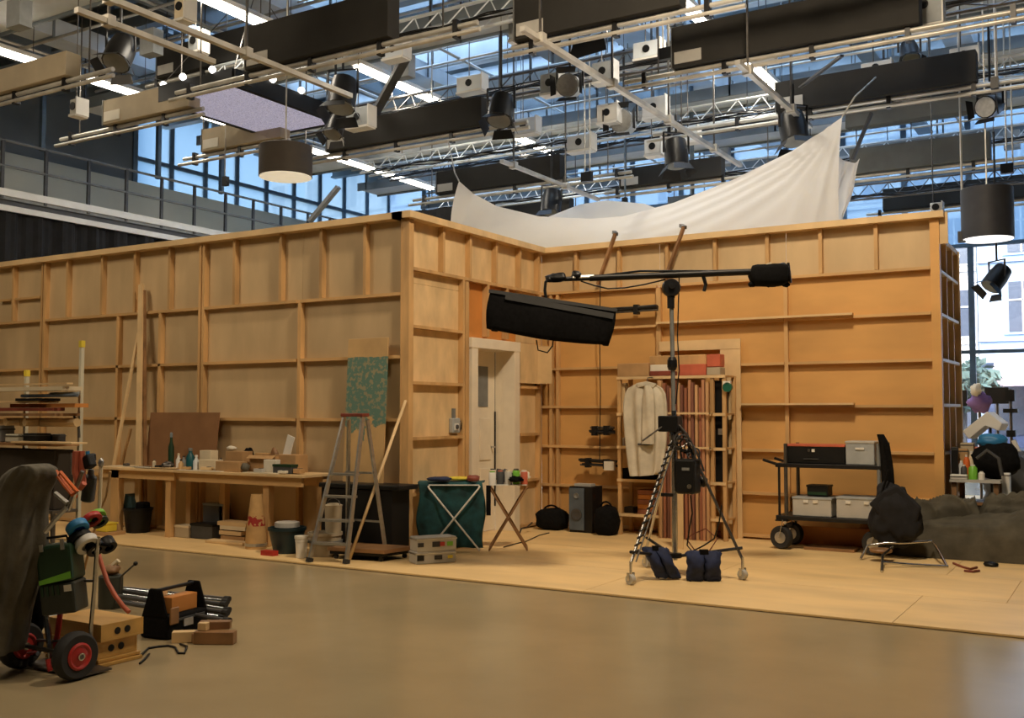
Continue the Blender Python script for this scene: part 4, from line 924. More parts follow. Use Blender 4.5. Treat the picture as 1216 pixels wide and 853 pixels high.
def tbox(label, name, cat, px0, px1, py0, Y, d, m, z0=tz, lid=False, open_=False, bev=.004):
    a = fy(px0, py0, Y); b = fy(px1, py0, Y); z1 = max(z0+.012, a.z)
    t = thing(name, label, cat, ((a.x+b.x)/2, Y+d/2, z0))
    if open_:
        mb = MB().box(a.x, b.x, Y, Y+d, z0, z0+.006); mb.build('bottom', m, t)
        for q in ((a.x, b.x, Y, Y+.006), (a.x, b.x, Y+d-.006, Y+d)): MB().box(*q, z0+.0065, z1).build('side', m, t)
        for q in ((a.x, a.x+.006, Y+.0065, Y+d-.0065), (b.x-.006, b.x, Y+.0065, Y+d-.0065)): MB().box(*q, z0+.0065, z1).build('end', m, t)
        MB().prism([(a.x, Y, z1+.001), (b.x, Y, z1+.001), (b.x, Y-.05, z1-.03), (a.x, Y-.05, z1-.03)], (0, .004, .004)).build('flap', m, t)
    else:
        MB().box(a.x, b.x, Y, Y+d, z0, z1).build('body', m, t, bevel=bev)
        if lid: MB().box(a.x-.004, b.x+.004, Y-.004, Y+d+.004, z1-.02, z1+.006).build('lid', lid, t)
    return t
a = fy(178, 490, 8.68); b = fy(260, 490, 8.68)
tag(MB().prism([(a.x, 8.62, tz), (b.x, 8.62, tz), (b.x, 8.69, a.z), (a.x, 8.69, a.z)], (0, .012, 0)).build('hardboard_sheet', 'hardboard', bevel=.002), 'brown hardboard sheet leaning on wall at back of the workbenches', 'board')
for lab, px0, px1, Y, d, m, z in (('dark sheet lying on the left workbench', 152, 205, 8.3, .2, 'dark_grey', tz), ('tan board lying at right end of left workbench', 178, 209, 8.24, .16, 'pale_wood', tz+.008), ('pale sheet lying at left of the left workbench', 124, 158, 8.28, .24, 'cream', tz), ('white sheet of paper at front of left workbench', 160, 178, 8.23, .06, 'paper', tz+.009)):
    a = fy(px0, 557, Y); b = fy(px1, 557, Y); tag(MB().box(a.x, b.x, Y, Y+d, z, z+.007).build('loose_sheet', m), lab, 'sheet')
mk('teal_bottle', (.012, .09, .11), .3); mk('teal_tub', (.008, .026, .032), .45)
def bottle(label, px, Y, r, h, m, cap, name='bottle'):
    p = fy(px, 550, Y); t = thing(name, label, 'bottle', (p.x, Y, tz))
    MB().lathe([(r, 0), (r, h*.6), (r*.45, h*.78), (r*.42, h*.9)], (p.x, Y, tz), n=16).build('body', m, t, smooth=.7)
    MB().lathe([(r*.5, h*.88), (r*.5, h), (r*.2, h*1.02)], (p.x, Y, tz), n=12).build('cap', cap, t, smooth=.7); return t
bottle('teal bottle with grey top standing mid workbench', 226, 8.34, .05, .25, 'teal_bottle', 'mid_grey')
bottle('pale blue bottle beside the teal bottle', 233, 8.36, .035, .17, 'steel_pale', 'white_plastic')
bottle('tall green bottle with blue tip before brown hardboard', 203, 8.45, .035, .42, 'case_green', 'steel_blue')
bottle('small white bottle left of the teal bottle', 212, 8.40, .03, .18, 'white_plastic', 'cream')
bottle('small ochre bottle at front of the right workbench', 215, 8.28, .03, .12, 'pine', 'black_plastic')
def pile(label, name, cat, px, Y, sx, sy, sz, m, z=tz, seed=1, amp=.3):
    p = fy(px, 550, Y); return tag(MB().blob((p.x, Y, z+sz*.5), (sx, sy, sz), seed, amp, flat=z+.001).build(name, m, smooth=True), label, cat)
pile('dark pliers heap before hardboard sheet', 'tool_heap', 'tool', 199, 8.36, .16, .1, .08, 'steel_dark', seed=9, amp=.6)
tbox('pale wooden box standing behind the teal bottle', 'small_box', 'box', 237, 250, 535, 8.48, .12, 'cream')
tbox('cream carton lying right of the teal bottle', 'small_box', 'box', 236, 256, 546, 8.34, .12, 'cream')
tbox('brown cardboard box low at front of the right workbench', 'cardboard_box', 'box', 256, 284, 548, 8.26, .16, 'cardboard')
tbox('brown cardboard box standing behind the low front box', 'cardboard_box', 'box', 268, 288, 536, 8.45, .16, 'cardboard')
tbox('wide open cardboard box in middle of the right workbench', 'cardboard_box', 'box', 296, 327, 541, 8.42, .2, 'cardboard', open_=True)
tbox('flat cardboard box at right end of workbench under white card', 'cardboard_box', 'box', 326, 351, 540, 8.48, .2, 'cardboard')
tbox('small white carton at front right of the workbench', 'small_box', 'box', 313, 327, 546, 8.32, .08, 'paper')
tbox('dark green tin lying near right end of the workbench', 'tin', 'tin', 324, 346, 552, 8.30, .1, 'dark_grey', lid='case_green')
pile('crumpled white paper on the standing cardboard box', 'crumpled_paper', 'paper', 275, 8.50, .15, .08, .05, 'paper', z=fy(275, 536, 8.45).z+.007, seed=4)
pile('black cloth lump behind the cardboard boxes', 'cloth_lump', 'cloth', 294, 8.62, .18, .09, .26, 'black_fabric', seed=5)
pile('small dark tool beside brown box on workbench', 'tool_lump', 'tool', 262, 8.50, .07, .07, .14, 'steel_dark', seed=6)
pile('small pale glove lying between cardboard boxes', 'glove', 'glove', 291, 8.33, .1, .1, .1, 'grey_fabric', seed=7)
pile('brown leather pouch at back right of the workbench', 'pouch', 'pouch', 326, 8.72-.06, .12, .06, .26, 'brown_wood', seed=8)
tbox('amber bottle carton behind the wide open box', 'small_box', 'box', 303, 318, 538, 8.65, .06, 'pine')
q = fy(343, 530, 8.60); t = tag(MB().obox((q.x, 8.60, fy(343,530,8.6).z), (.11, .012, .24), 0, 0, math.radians(18)).build('white_card', 'white_plastic', bevel=.003), 'white upright card at right end of the workbench', 'card')
tag(MB().box(fy(210,560,8.21).x, fy(262,560,8.21).x, 8.205, 8.26, tz, tz+.006).build('loose_sheet', 'paper'), 'pale strip of paper along front edge of right workbench', 'sheet')
tag(MB().box(fy(288,560,8.21).x, fy(330,560,8.21).x, 8.203, 8.30, tz, tz+.008).build('loose_sheet', 'cream'), 'cream board lying on front edge of right workbench', 'sheet')
# ---- under the benches
def fbox(label, name, cat, px0, px1, py0, Y, d, m, lid=None, z0=PZ+.001, bev=.006): return tbox(label, name, cat, px0, px1, py0, Y, d, m, z0=z0, lid=lid, bev=bev)
def tub(label, px, pyt, Y, r, m, name='bin', cat='bin', taper=.8, n=20):
    p = fy(px, pyt, Y); t = thing(name, label, cat, (p.x, Y, PZ)); z1 = p.z; z0 = PZ+.001
    MB().lathe([(r*taper, z0), (r, z1-.03), (r*1.06, z1-.03), (r*1.06, z1), (r*.97, z1), (r*taper*.95, z0+.03)], (p.x, Y, 0), n=n).build('body', m, t, smooth=.6); return t, p
t, p = tub('black bin with rim under the left workbench', 164, 603, 8.45, .17, 'black_plastic')
MB().prism([(p.x-.19, 8.38, p.z-.01), (p.x-.02, 8.38, p.z+.0), (p.x-.10, 8.42, p.z+.13), (p.x-.21, 8.42, p.z+.16)], (0, .14, 0)).build('lid_flap', 'teal', t)
MB().box(p.x-.02, p.x+.12, 8.42, 8.54, p.z-.06, p.z+.07).build('contents', 'black_fabric', t, bevel=.02)
fbox('small cream canister under the right workbench', 'canister', 'canister', 207, 224, 624, 8.35, .16, 'tan_and_tube_spill', lid='cream')
fbox('dark grey toolbox under the right workbench beside the canister', 'toolbox', 'toolbox', 226, 252, 622, 8.38, .2, 'dark_grey', lid='black_plastic')
t = fbox('tall dark device at the back under the right workbench', 'amplifier', 'device', 241, 265, 598, 8.60, .12, 'dark_grey', lid='mid_grey')
for i, (x0, x1, y, m) in enumerate(((258, 292, 619, 'pale_wood'), (261, 291, 624, 'cream'), (260, 286, 630, 'pale_wood'), (262, 290, 636, 'cardboard'))):
    zz = fy(x0, y, 8.42).z
    a = fy(x0, y, 8.42); b = fy(x1, y, 8.42); tag(MB().box(a.x, b.x, 8.42, 8.62, zz-.045 if i < 3 else PZ+.001, zz).build('board_offcut', m), ['top pale offcut of the stack under the right workbench', 'second offcut of the stack under the right workbench', 'third offcut of the stack under the right workbench', 'lowest offcut of stack under the right workbench'][i], 'offcut')
fbox('long low box before the offcut stack under right workbench', 'low_box', 'box', 243, 288, 641, 8.18, .14, 'pale_wood')
p = fy(299, 653, 8.06); zt_ = fy(300, 587, 8.12).z
t = thing('tapered_cone', 'tapered tan cardboard cone with red smudges before workbench leg', 'cone', (p.x, 8.12, PZ))
mkc = mk('cone_tan', (.52, .32, .13), .7, var=.12)
n_ = mkc.node_tree; N = n_.nodes; L = n_.links; bs = N['Principled BSDF']; src = bs.inputs['Base Color'].links[0].from_socket
tcn = N.new('ShaderNodeTexCoord'); sp = N.new('ShaderNodeSeparateXYZ'); nn = N.new('ShaderNodeTexNoise'); nn.inputs['Scale'].default_value = 11
L.new(tcn.outputs['Object'], sp.inputs[0]); L.new(tcn.outputs['Object'], nn.inputs['Vector'])
m1 = N.new('ShaderNodeMath'); m1.operation = 'COMPARE'; m1.inputs[1].default_value = .30; m1.inputs[2].default_value = .055; L.new(sp.outputs['Z'], m1.inputs[0])
m2 = N.new('ShaderNodeMath'); m2.operation = 'GREATER_THAN'; m2.inputs[1].default_value = .5; L.new(nn.outputs['Fac'], m2.inputs[0])
m3 = N.new('ShaderNodeMath'); m3.operation = 'MULTIPLY'; L.new(m1.outputs[0], m3.inputs[0]); L.new(m2.outputs[0], m3.inputs[1])
mm = N.new('ShaderNodeMix'); mm.data_type = 'RGBA'; L.new(m3.outputs[0], mm.inputs['Factor']); L.new(src, mm.inputs['A']); mm.inputs['B'].default_value = (.30, .02, .015, 1); L.new(mm.outputs['Result'], bs.inputs['Base Color'])
MB().lathe([(.115, PZ+.001), (.112, PZ+.12), (.06, zt_), (.05, zt_), (.10, PZ+.1)], (p.x, 8.12, 0), n=20).build('shell', 'cone_tan', t, smooth=.6)
MB().lathe([(.119, PZ+.03), (.119, PZ+.06)], (p.x, 8.12, 0), n=20).build('band', 'aluminium', t)
t, p = tub('dark teal tub with pale lid beside the workbench leg', 341, 626, 8.05, .19, 'teal_tub', 'tub', 'tub', .72)
MB().lathe([(.13, p.z+.002), (.13, p.z+.05), (.12, p.z+.055)], (p.x, 8.05, 0), n=20).build('pale_lid', 'light_grey_plastic', t)
tag(MB().box(p.x-.09, p.x+.08, 7.76, 7.84, PZ+.001, PZ+.05).build('low_box', 'red_paint'), 'small dark red box in front of the teal tub', 'box')
t, p = tub('small white pot next to ladder foot', 358, 640, 7.84, .06, 'white_plastic', 'pot', 'pot', .85); MB().lathe([(.07, p.z+.002), (.07, p.z+.03)], (p.x, 7.84, 0), n=16).build('lid', 'paper', t)
t, p = tub('beige paint bucket behind the ladder, lower of the two', 386, 632, 8.10, .17, 'tan_and_tube_spill', 'bucket', 'bucket', .88)
MB().lathe([(.182, p.z-.10), (.182, p.z-.08)], (p.x, 8.1, 0), n=20).build('band', 'mid_grey', t)
zz = p.z; p = fy(396, 600, 8.12); t = thing('bucket', 'small beige bucket on top of the lower paint bucket', 'bucket', (p.x, 8.12, zz))
MB().lathe([(.001, zz+.001), (.08, zz+.001), (.09, p.z-.02), (.095, p.z), (.05, p.z+.02)], (p.x, 8.12, 0), n=18).build('body', 'tan_and_tube_spill', t, smooth=.6); MB().path([(p.x+.09*math.cos(a), 8.12, p.z+.07*math.sin(a)) for a in [PI*k/8 for k in range(9)]], .004).build('handle', 'steel_dark', t)
# ---- big black crate behind the ladder
a = fy(378, 600, 8.40); b = fy(466, 600, 8.40); zt_ = fy(420, 575, 8.40).z
t = thing('black_crate', 'large black plastic crate against plywood wall behind the ladder', 'crate', ((a.x+b.x)/2, 8.55, PZ))
MB().box(a.x+.02, b.x-.02, 8.42, 8.72, PZ+.001, zt_-.05).build('body', 'black_paint', t, bevel=.01); MB().box(a.x, b.x+.08, 8.40, 8.74, zt_-.05, zt_).build('rim', 'black_plastic', t, bevel=.01)
# ---- teal splashed board
mt_ = mk('teal_board', (.58, .38, .17), .6, var=.1, scale=3)
n_ = mt_.node_tree; N = n_.nodes; L = n_.links; bs = N['Principled BSDF']; src = bs.inputs['Base Color'].links[0].from_socket
tcn = N.new('ShaderNodeTexCoord'); sp = N.new('ShaderNodeSeparateXYZ'); nn = N.new('ShaderNodeTexNoise'); nn.inputs['Scale'].default_value = 5; nn.inputs['Detail'].default_value = 6
L.new(tcn.outputs['Generated'], sp.inputs[0]); L.new(tcn.outputs['Object'], nn.inputs['Vector'])
def mth(op, a, b=None):
    m = N.new('ShaderNodeMath'); m.operation = op
    for i, x in enumerate((a, b)):
        if x is None: continue
        if isinstance(x, (int, float)): m.inputs[i].default_value = x
        else: L.new(x, m.inputs[i])
    return m.outputs[0]
wob = mth('MULTIPLY', mth('SUBTRACT', nn.outputs['Fac'], .5), .5)
lo = mth('GREATER_THAN', mth('ADD', sp.outputs['Z'], wob), .40); hi = mth('LESS_THAN', mth('ADD', sp.outputs['Z'], mth('MULTIPLY', wob, .12)), .875)
nn2 = N.new('ShaderNodeTexNoise'); nn2.inputs['Scale'].default_value = 24; nn2.inputs['Detail'].default_value = 8; L.new(tcn.outputs['Object'], nn2.inputs['Vector'])
worn = mth('MINIMUM', 1.0, mth('MAXIMUM', .62, mth('MULTIPLY', mth('SUBTRACT', .68, nn2.outputs['Fac']), 6.0)))
mask = mth('MULTIPLY', mth('MULTIPLY', lo, hi), worn)
mm = N.new('ShaderNodeMix'); mm.data_type = 'RGBA'; L.new(mask, mm.inputs['Factor']); L.new(src, mm.inputs['A']); mm.inputs['B'].default_value = (.11, .21, .17, 1); L.new(mm.outputs['Result'], bs.inputs['Base Color'])
a = fy(411.5, 500, 8.70); b = fy(459, 500, 8.70); z1 = fy(435, 402, 8.72).z
tag(MB().prism([(a.x, 8.64, .70), (b.x, 8.64, .70), (b.x, 8.72, z1), (a.x, 8.72, z1)], (0, .015, 0)).build('painted_board', 'teal_board', bevel=.002), 'tall plywood board splashed with teal paint, leaning behind the ladder', 'board')
# ---- step ladder
t = thing('step_ladder', 'open aluminium step ladder with brown top tray before teal board', 'step ladder', (-6.75, 7.95, PZ))
fl = fz(367, 668, PZ); fr = fz(411, 670, PZ); tl = fz(408.5, 494, 1.46); trr = fz(432, 494, 1.46)
tl = fy(409, 495, 8.03); trr = fy(431, 495, 8.03)
for a, b in ((fl, tl), (fr, trr)):
    MB().bar(a, b, .022, .045, up=(0, 1, 0)).build('front_rail', 'aluminium', t); MB().bar(a, a+(b-a)*.03, .036, .07, up=(0, 1, 0)).build('rubber_foot', 'rubber', t)
for py in (646, 619, 591, 564.5):
    k = (668-py)/(668-495); k2 = k; a = fl.lerp(tl, k); b = fr.lerp(trr, k)
    MB().bar(a+V((0,.02,0)), b+V((0,.02,0)), .09, .022).build('tread', 'aluminium', t)
MB().box(min(tl.x, trr.x)-.02, max(tl.x, trr.x)+.02, 7.99, 8.11, tl.z, tl.z+.035).build('top_tray', 'red_brown', t, bevel=.006)
rl = V((fy(414, 600, 8.42).x, 8.40, PZ)); rrr = V((fy(460, 640, 8.40).x, 8.385, PZ))
for a, b in ((rl, tl+V((0, .07, -.03))), (rrr, trr+V((0, .07, -.03)))):
    MB().bar(a, b, .022, .04, up=(0, 1, 0)).build('rear_leg', 'aluminium', t); MB().bar(a, a+(b-a)*.025, .03, .05, up=(0, 1, 0)).build('rubber_foot', 'rubber', t)
for k in (.25, .6): MB().bar(rl.lerp(tl, k), rrr.lerp(trr, k), .02, .02).build('rear_brace', 'aluminium', t)
a = fz(408, 667, PZ); b = fy(482, 476, 8.74)
tag(MB().tube(a+V((.03, .05, .012)), V((b.x, 8.735, b.z)), .016).build('wooden_pole', 'pale_wood', smooth=True), 'long pale wooden pole leaning from ladder foot to the set corner', 'pole')
# ---- low dolly board
t = thing('platform_dolly', 'low black-brown platform dolly at the set corner', 'dolly', (-6.6, 8.3, PZ))
P = [fz(x, y, .13) for x, y in ((411, 659), (470, 653.5), (496, 645), (440, 645))]
q = [P[0], P[1]+V((.05, -.05, 0)), P[2], P[3]]
q = [V((-6.98, 7.93, .10)), V((-6.33, 8.02, .10)), V((-6.27, 8.42, .10)), V((-6.92, 8.36, .10))]
MB().prism(q, (0, 0, .04)).build('deck', 'brown_wood', t, bevel=.004)
MB().prism([p+V((0, 0, -.03))+((sum(q, V())/4)-p)*.06 for p in q], (0, 0, .029)).build('frame', 'black_paint', t)
for p in q: w = p+((sum(q, V())/4)-p)*.2; MB().lathe([(.012, -.012), (.024, -.012), (.024, .012), (.012, .012)], (w.x, w.y, PZ+.0245), (0, 1, 0), 12).build('castor', 'rubber', t); MB().box(w.x-.01, w.x+.01, w.y-.01, w.y+.01, PZ+.03, .071).build('fork', 'steel_dark', t)
# ---- white machine cases
ca = fz(490, 671.5, PZ); cb = fz(541, 668, PZ); d = (cb-ca).normalized(); ang = math.atan2(d.y, d.x); nrm = V((-d.y, d.x, 0)); ln = (cb-ca).length
for i, (z0, z1, o) in enumerate(((PZ+.001, .138, 0), (.139, .275, .01))):
    c = (ca+cb)/2+nrm*.11+d*(o+.02); t = thing('grey_case', ['lower of the two pale grey cases at the set corner', 'upper of two pale grey cases at the set corner, dotted with stickers'][i], 'case', (c.x, c.y, z0))
    MB().obox((c.x, c.y, (z0+z1)/2), (ln*.92, .21, z1-z0), ang).build('body', 'light_grey_plastic', t, bevel=.008)
    MB().obox((c.x, c.y, z1-.02), (ln*.92+.01, .22, .012), ang).build('rim', 'aluminium', t)
    fc = c-nrm*.108
    if i == 0: s_ = [(-.36, .07, .05, 'black_plastic'), (.05, .08, .04, 'drum_black'), (.33, .05, .03, 'yellow')]
    else: s_ = [(-.38, .06, .04, 'drum_black'), (-.02, .08, .05, 'drum_black'), (.12, .05, .04, 'red_paint'), (.3, .06, .04, 'lime_print')]
    for u, w, h, m in s_: qq = fc+d*(u*ln); MB().obox((qq.x, qq.y, (z0+z1)/2), (w, .008, h), ang).build('sticker' if m != 'black_plastic' else 'socket', m, t)
# ---- folding stands with the teal cloth
def xstand(label, c, w, dpt, h, m, rz):
    t = thing('folding_stand', label, 'stand', c); rr = Matrix.Rotation(rz, 3, 'Z')
    T = lambda x, y, z: rr @ V((x, y, z))+V((c[0], c[1], 0))
    for s in (-1, 1):
        MB().tube(T(-w/2, s*dpt/2, PZ+.012), T(w/2, s*dpt/2, h-.01), .010).build('leg', m, t); MB().tube(T(w/2, s*dpt/2*.94, PZ+.012), T(-w/2, s*dpt/2*.94, h-.01), .010).build('leg', m, t)
    for x in (-w/2, w/2):
        MB().tube(T(x, -dpt/2, h), T(x, dpt/2, h), .012).build('top_rail', m, t); MB().tube(T(x, -dpt/2, PZ+.012), T(x, dpt/2, PZ+.012), .010).build('floor_bar', m, t)
    for k in range(6):
        y = -dpt/2+dpt*(k+.5)/6; MB().bar(T(-w/2, y, h+.017), T(w/2, y, h+.017), .04, .01).build('slat', 'white_plastic', t)
    return t, T
s1, T1 = xstand('white folding stand carrying the teal cloth', (-6.30, 9.21, PZ), .54, .40, .70, 'white_plastic', math.radians(31))
s2, T2 = xstand('brown-legged folding stand crowded with cans before the white door', (-5.80, 9.50, PZ), .40, .34, .70, 'brown_wood', math.radians(31))
def cl(u, v):
    a = u*1.0; x = -.39+.71*u
    path = [(-.23, .742), (.0, .75), (-.235+.0, .742)]
    if v < .3: y = .19-.345*(v/.3); z = .748-.012*abs(math.sin(u*9))
    else:
        k = (v-.3)/.7; y = -.158+.02*math.sin(u*17+k*2)*(.3+k)+.05*k; z = .745-(.70-.10*(u < .25)*(1-u*4))*k
        x += .02*math.sin(k*7+u*5)
    return T1(x, y, max(z, PZ+.006))
tag(MB().grid(cl, 44, 30).build('teal_cloth', 'teal_cloth', smooth=True, solid=.006), 'dark teal cloth hanging to the floor from the white stand', 'cloth')
for lab, x, y, sx, sy, sz, m in (('folded blue grey cloth at left on teal cloth', -.16, -.1, .26, .2, .05, 'navy'), ('yellow cloth lying on top of the teal cloth', .06, 0, .3, .16, .045, 'yellow'), ('dark red cloth at right end of the teal cloth', .2, -.12, .14, .14, .07, 'red_brown')):
    q = T1(x, y, .757); tag(MB().blob(q+V((0,0,sz*.4)), (sx, sy, sz), int(sx*50), .15, flat=q.z, rz=.54, sq=.7).build('folded_cloth', m, smooth=True), lab, 'cloth')
rc = random.Random(5)
cm = ['white_plastic', 'dark_grey', 'light_grey_plastic', 'lime_print', 'salmon', 'cream', 'steel_dark', 'white_plastic', 'dark_grey', 'paper']
cn = ['white can at left front of the crowded stand', 'dark can at left back of the crowded stand', 'grey can in middle row of the crowded stand', 'green can in the crowded stand', 'salmon can in the crowded stand', 'cream jar in the crowded stand', 'steel can at back of crowded stand', 'white jar at right front of the crowded stand', 'dark jar at right of the crowded stand', 'paper wrapped jar at far right of crowded stand']
for i in range(10):
    x = -.17+.085*(i % 5); y = -.12+.13*(i//5)+.02*(i % 2); q = T2(x, y, .723); h = .09+.06*rc.random(); t = thing('can', cn[i], 'can', q)
    MB().lathe([(.040, .0), (.041, h*.9), (.034, h)], q, n=12).build('body', cm[i], t, smooth=.6); MB().lathe([(.028, h), (.028, h+.012)], q, n=12).build('lid', cm[(i+3) % 10], t)
q = T2(-.21, -.19, .70); tag(MB().box(q.x-.02, q.x+.03, q.y-.015, q.y+.0, .40, .715).build('black_strap', 'black_fabric'), 'black strap hanging between the two folding stands', 'strap')
# ---- meter on the return wall
p = fx(539, 505, XB+.02); t = thing('wall_meter', 'small grey meter box hanging on the return wall by a hook', 'meter', p)
MB().box(XB+.001, XB+.06, p.y-.075, p.y+.075, p.z-.09, p.z+.08).build('housing', 'fixture_grey', t, bevel=.012); MB().box(XB+.06, XB+.068, p.y-.05, p.y+.03, p.z-.06, p.z+.02).build('dial', 'white_plastic', t)
MB().lathe([(.026, 0), (.026, .012)], (XB+.068, p.y-.01, p.z-.02), (1, 0, 0), 16).build('socket', 'dark_grey', t); MB().box(XB+.001, XB+.03, p.y-.02, p.y+.02, p.z+.08, p.z+.19).build('hook_arm', 'mid_grey', t)
MB().path([(XB+.03, p.y+.07, p.z+.03), (XB+.05, p.y+.12, p.z+.05), (XB+.05, p.y+.10, p.z-.05)], .008).build('cable', 'black_plastic', t)
# ---- bags and speaker in the corner
def bag(label, px0, px1, py0, py1, Y, m, seed, name='black_bag'):
    a = fy(px0, py1, Y); b = fy(px1, py1, Y); z1 = fy((px0+px1)/2, py0, Y).z; w = b.x-a.x
    t = thing(name, label, 'bag', ((a.x+b.x)/2, Y, PZ)); MB().blob(((a.x+b.x)/2, Y, PZ+(z1-PZ)*.47), (w, .3, (z1-PZ)*1.06), seed, .18, flat=PZ+.001, sq=.7).build('body', m, t, smooth=True)
    MB().path([((a.x+b.x)/2+w*.3*math.cos(k), Y-.02, z1-.06+.1*math.sin(k)) for k in [PI*i/8 for i in range(9)]], .012).build('handle', m, t); return t
bag('squat black bag on the floor in the corner of the set', 639, 673, 604, 630, 11.35, 'black_fabric', 2)
bag('upright black rucksack beside the foot of shelf rack', 708, 733, 600, 635, 11.2, 'black_fabric', 6, 'rucksack')
a = fy(675, 632, 11.2); b = fy(694, 632, 11.2); z1 = fy(684, 578, 11.2).z; t = thing('cabinet_speaker', 'grey fronted cabinet speaker standing in the corner of the set', 'speaker', ((a.x+b.x)/2, 11.35, PZ))
MB().box(a.x, b.x+.10, 11.22, 11.50, PZ+.001, z1).build('cabinet', 'black_paint', t, bevel=.008)
MB().box(a.x+.004, b.x-.01, 11.205, 11.2195, PZ+.03, z1-.02).build('front', 'blue_grey', t, bevel=.004)
for zz, r in ((.22, .075), (.45, .035)): MB().lathe([(r, 0), (r*.98, .012), (r*.8, .012), (r*.3, .004)], ((a.x+b.x)/2, 11.2045, PZ+zz), (0, -1, 0), 20).build('cone', 'dark_grey' if zz < .3 else 'mid_grey', t)
MB().box(a.x+.04, b.x+.05, 11.28, 11.4, z1, z1+.03).build('top_tray', 'light_grey_plastic', t)
tag(MB().path([fz(x, y, PZ+.007) for x, y in ((598, 650), (612, 646), (625, 643), (640, 636), (652, 633))], .006).build('floor_cable', 'black_plastic'), 'thin dark cable on plywood floor before the door', 'cable')
t = MB().path([fx(x, y, XB+.3) for x, y in ((617, 634), (619, 628), (626, 626), (632, 621))], .01).build('cable_loop', 'drum_brown'); t.location.y += 0; tag(t, 'brown cable loop beside the foot of the door', 'cable')

# ---- more small things on the benches and the crowded stand
small = [(150, 8.40, .10, .05, .03, 'steel_dark', 'dark metal bracket lying on left workbench near the slanting lath', 'bracket'), (183, 8.42, .05, .05, .09, 'cream', 'small cream jar before left end of the hardboard sheet', 'jar'),
    (190, 8.33, .12, .04, .03, 'black_plastic', 'black staple gun lying on left workbench', 'staple_gun'), (218, 8.50, .06, .05, .14, 'mid_grey', 'grey glue bottle behind the small white bottle', 'bottle'),
    (222, 8.27, .09, .05, .03, 'pine', 'small wooden wedge before the teal bottle', 'wedge'), (246, 8.28, .14, .05, .035, 'pale_wood', 'pale wooden slip lying before the cream carton', 'wooden_slip'),
    (253, 8.55, .05, .05, .17, 'brown_wood', 'brown bottle behind the low cardboard box', 'bottle'), (291, 8.52, .06, .05, .16, 'dark_grey', 'dark spray bottle between standing box and wide open box', 'bottle'),
    (308, 8.27, .12, .06, .04, 'light_grey_plastic', 'grey tape measure before the white carton', 'tape_measure'), (336, 8.26, .10, .06, .03, 'paper', 'white note pad before the green tin', 'note_pad'), (355, 8.35, .10, .08, .05, 'cardboard', 'small cardboard packet at right end of workbench', 'packet')]
for px, Y, sx, sy, sz, m, lab, nm in small:
    p = fy(px, 555, Y); t = thing(nm, lab, nm.replace('_', ' '), (p.x, Y, tz))
    if sz > .08: MB().lathe([(sx*.45, 0), (sx*.45, sz*.65), (sx*.2, sz*.8), (sx*.2, sz*.92)], (p.x, Y, tz+.009), n=12).build('body', m, t, smooth=.7); MB().lathe([(sx*.24, sz*.92), (sx*.24, sz)], (p.x, Y, tz+.009), n=10).build('cap', 'black_plastic', t)
    else: MB().obox((p.x, Y, tz+.009+sz/2), (sx, sy, sz), .4*math.sin(px)).build('body', m, t, bevel=.004); MB().obox((p.x+sx*.2, Y, tz+.01+sz), (sx*.3, sy*.6, .006), .4*math.sin(px)).build('top_plate', 'dark_grey', t)
for lab, x, y, sx, sz, m, sd in (('crumpled grey plastic heap on the crowded stand', -.05, .02, .22, .13, 'dark_grey', 3), ('crumpled white bag at right end of the crowded stand', .16, -.06, .16, .10, 'paper', 5), ('black rag hanging over the edge of crowded stand', .08, -.16, .16, .06, 'black_fabric', 8)):
    q = T2(x, y, .724); tag(MB().blob(q+V((0, 0, sz*.45+.03)), (sx, .14, sz), sd, .5, flat=q.z, freq=4).build('crumpled_bag', m, smooth=True), lab, 'bag')
# ================================================================== SHELF RACK IN THE SET
RY0, RY1 = 11.30, 11.66
def rx(px, Y=RY0): return fy(px, 550, Y).x
x0, x1 = rx(733), rx(862)
rk = thing('shelf_rack', 'open pine shelf rack with upright planks before the rear plywood wall', 'shelf', ((x0+x1)/2, 11.48, PZ))
zsh = [fy(790, y, RY0).z for y in (613, 571, 531, 491, 447)]
for px in (735.5, 846, 860.5):
    for y in (RY0, RY1-.04): MB().box(rx(px)-.022, rx(px)+.022, y, y+.04, PZ+.001, zsh[4]+(.0 if px != 846 else .0)).build('upright', 'pine', rk)
for px in (783,): MB().box(rx(px)-.018, rx(px)+.018, RY0, RY0+.035, PZ+.001, zsh[4]).build('upright', 'pine', rk)
for i, z in enumerate(zsh):
    MB().box(x0, x1, RY0+.042, RY1-.042, z-.018, z).build('shelf_board', 'pine_flat', rk)
    MB().box(x0, x1, RY0-.012, RY0-.0005, z-.03, z+.004).build('front_rail', 'pale_wood', rk)
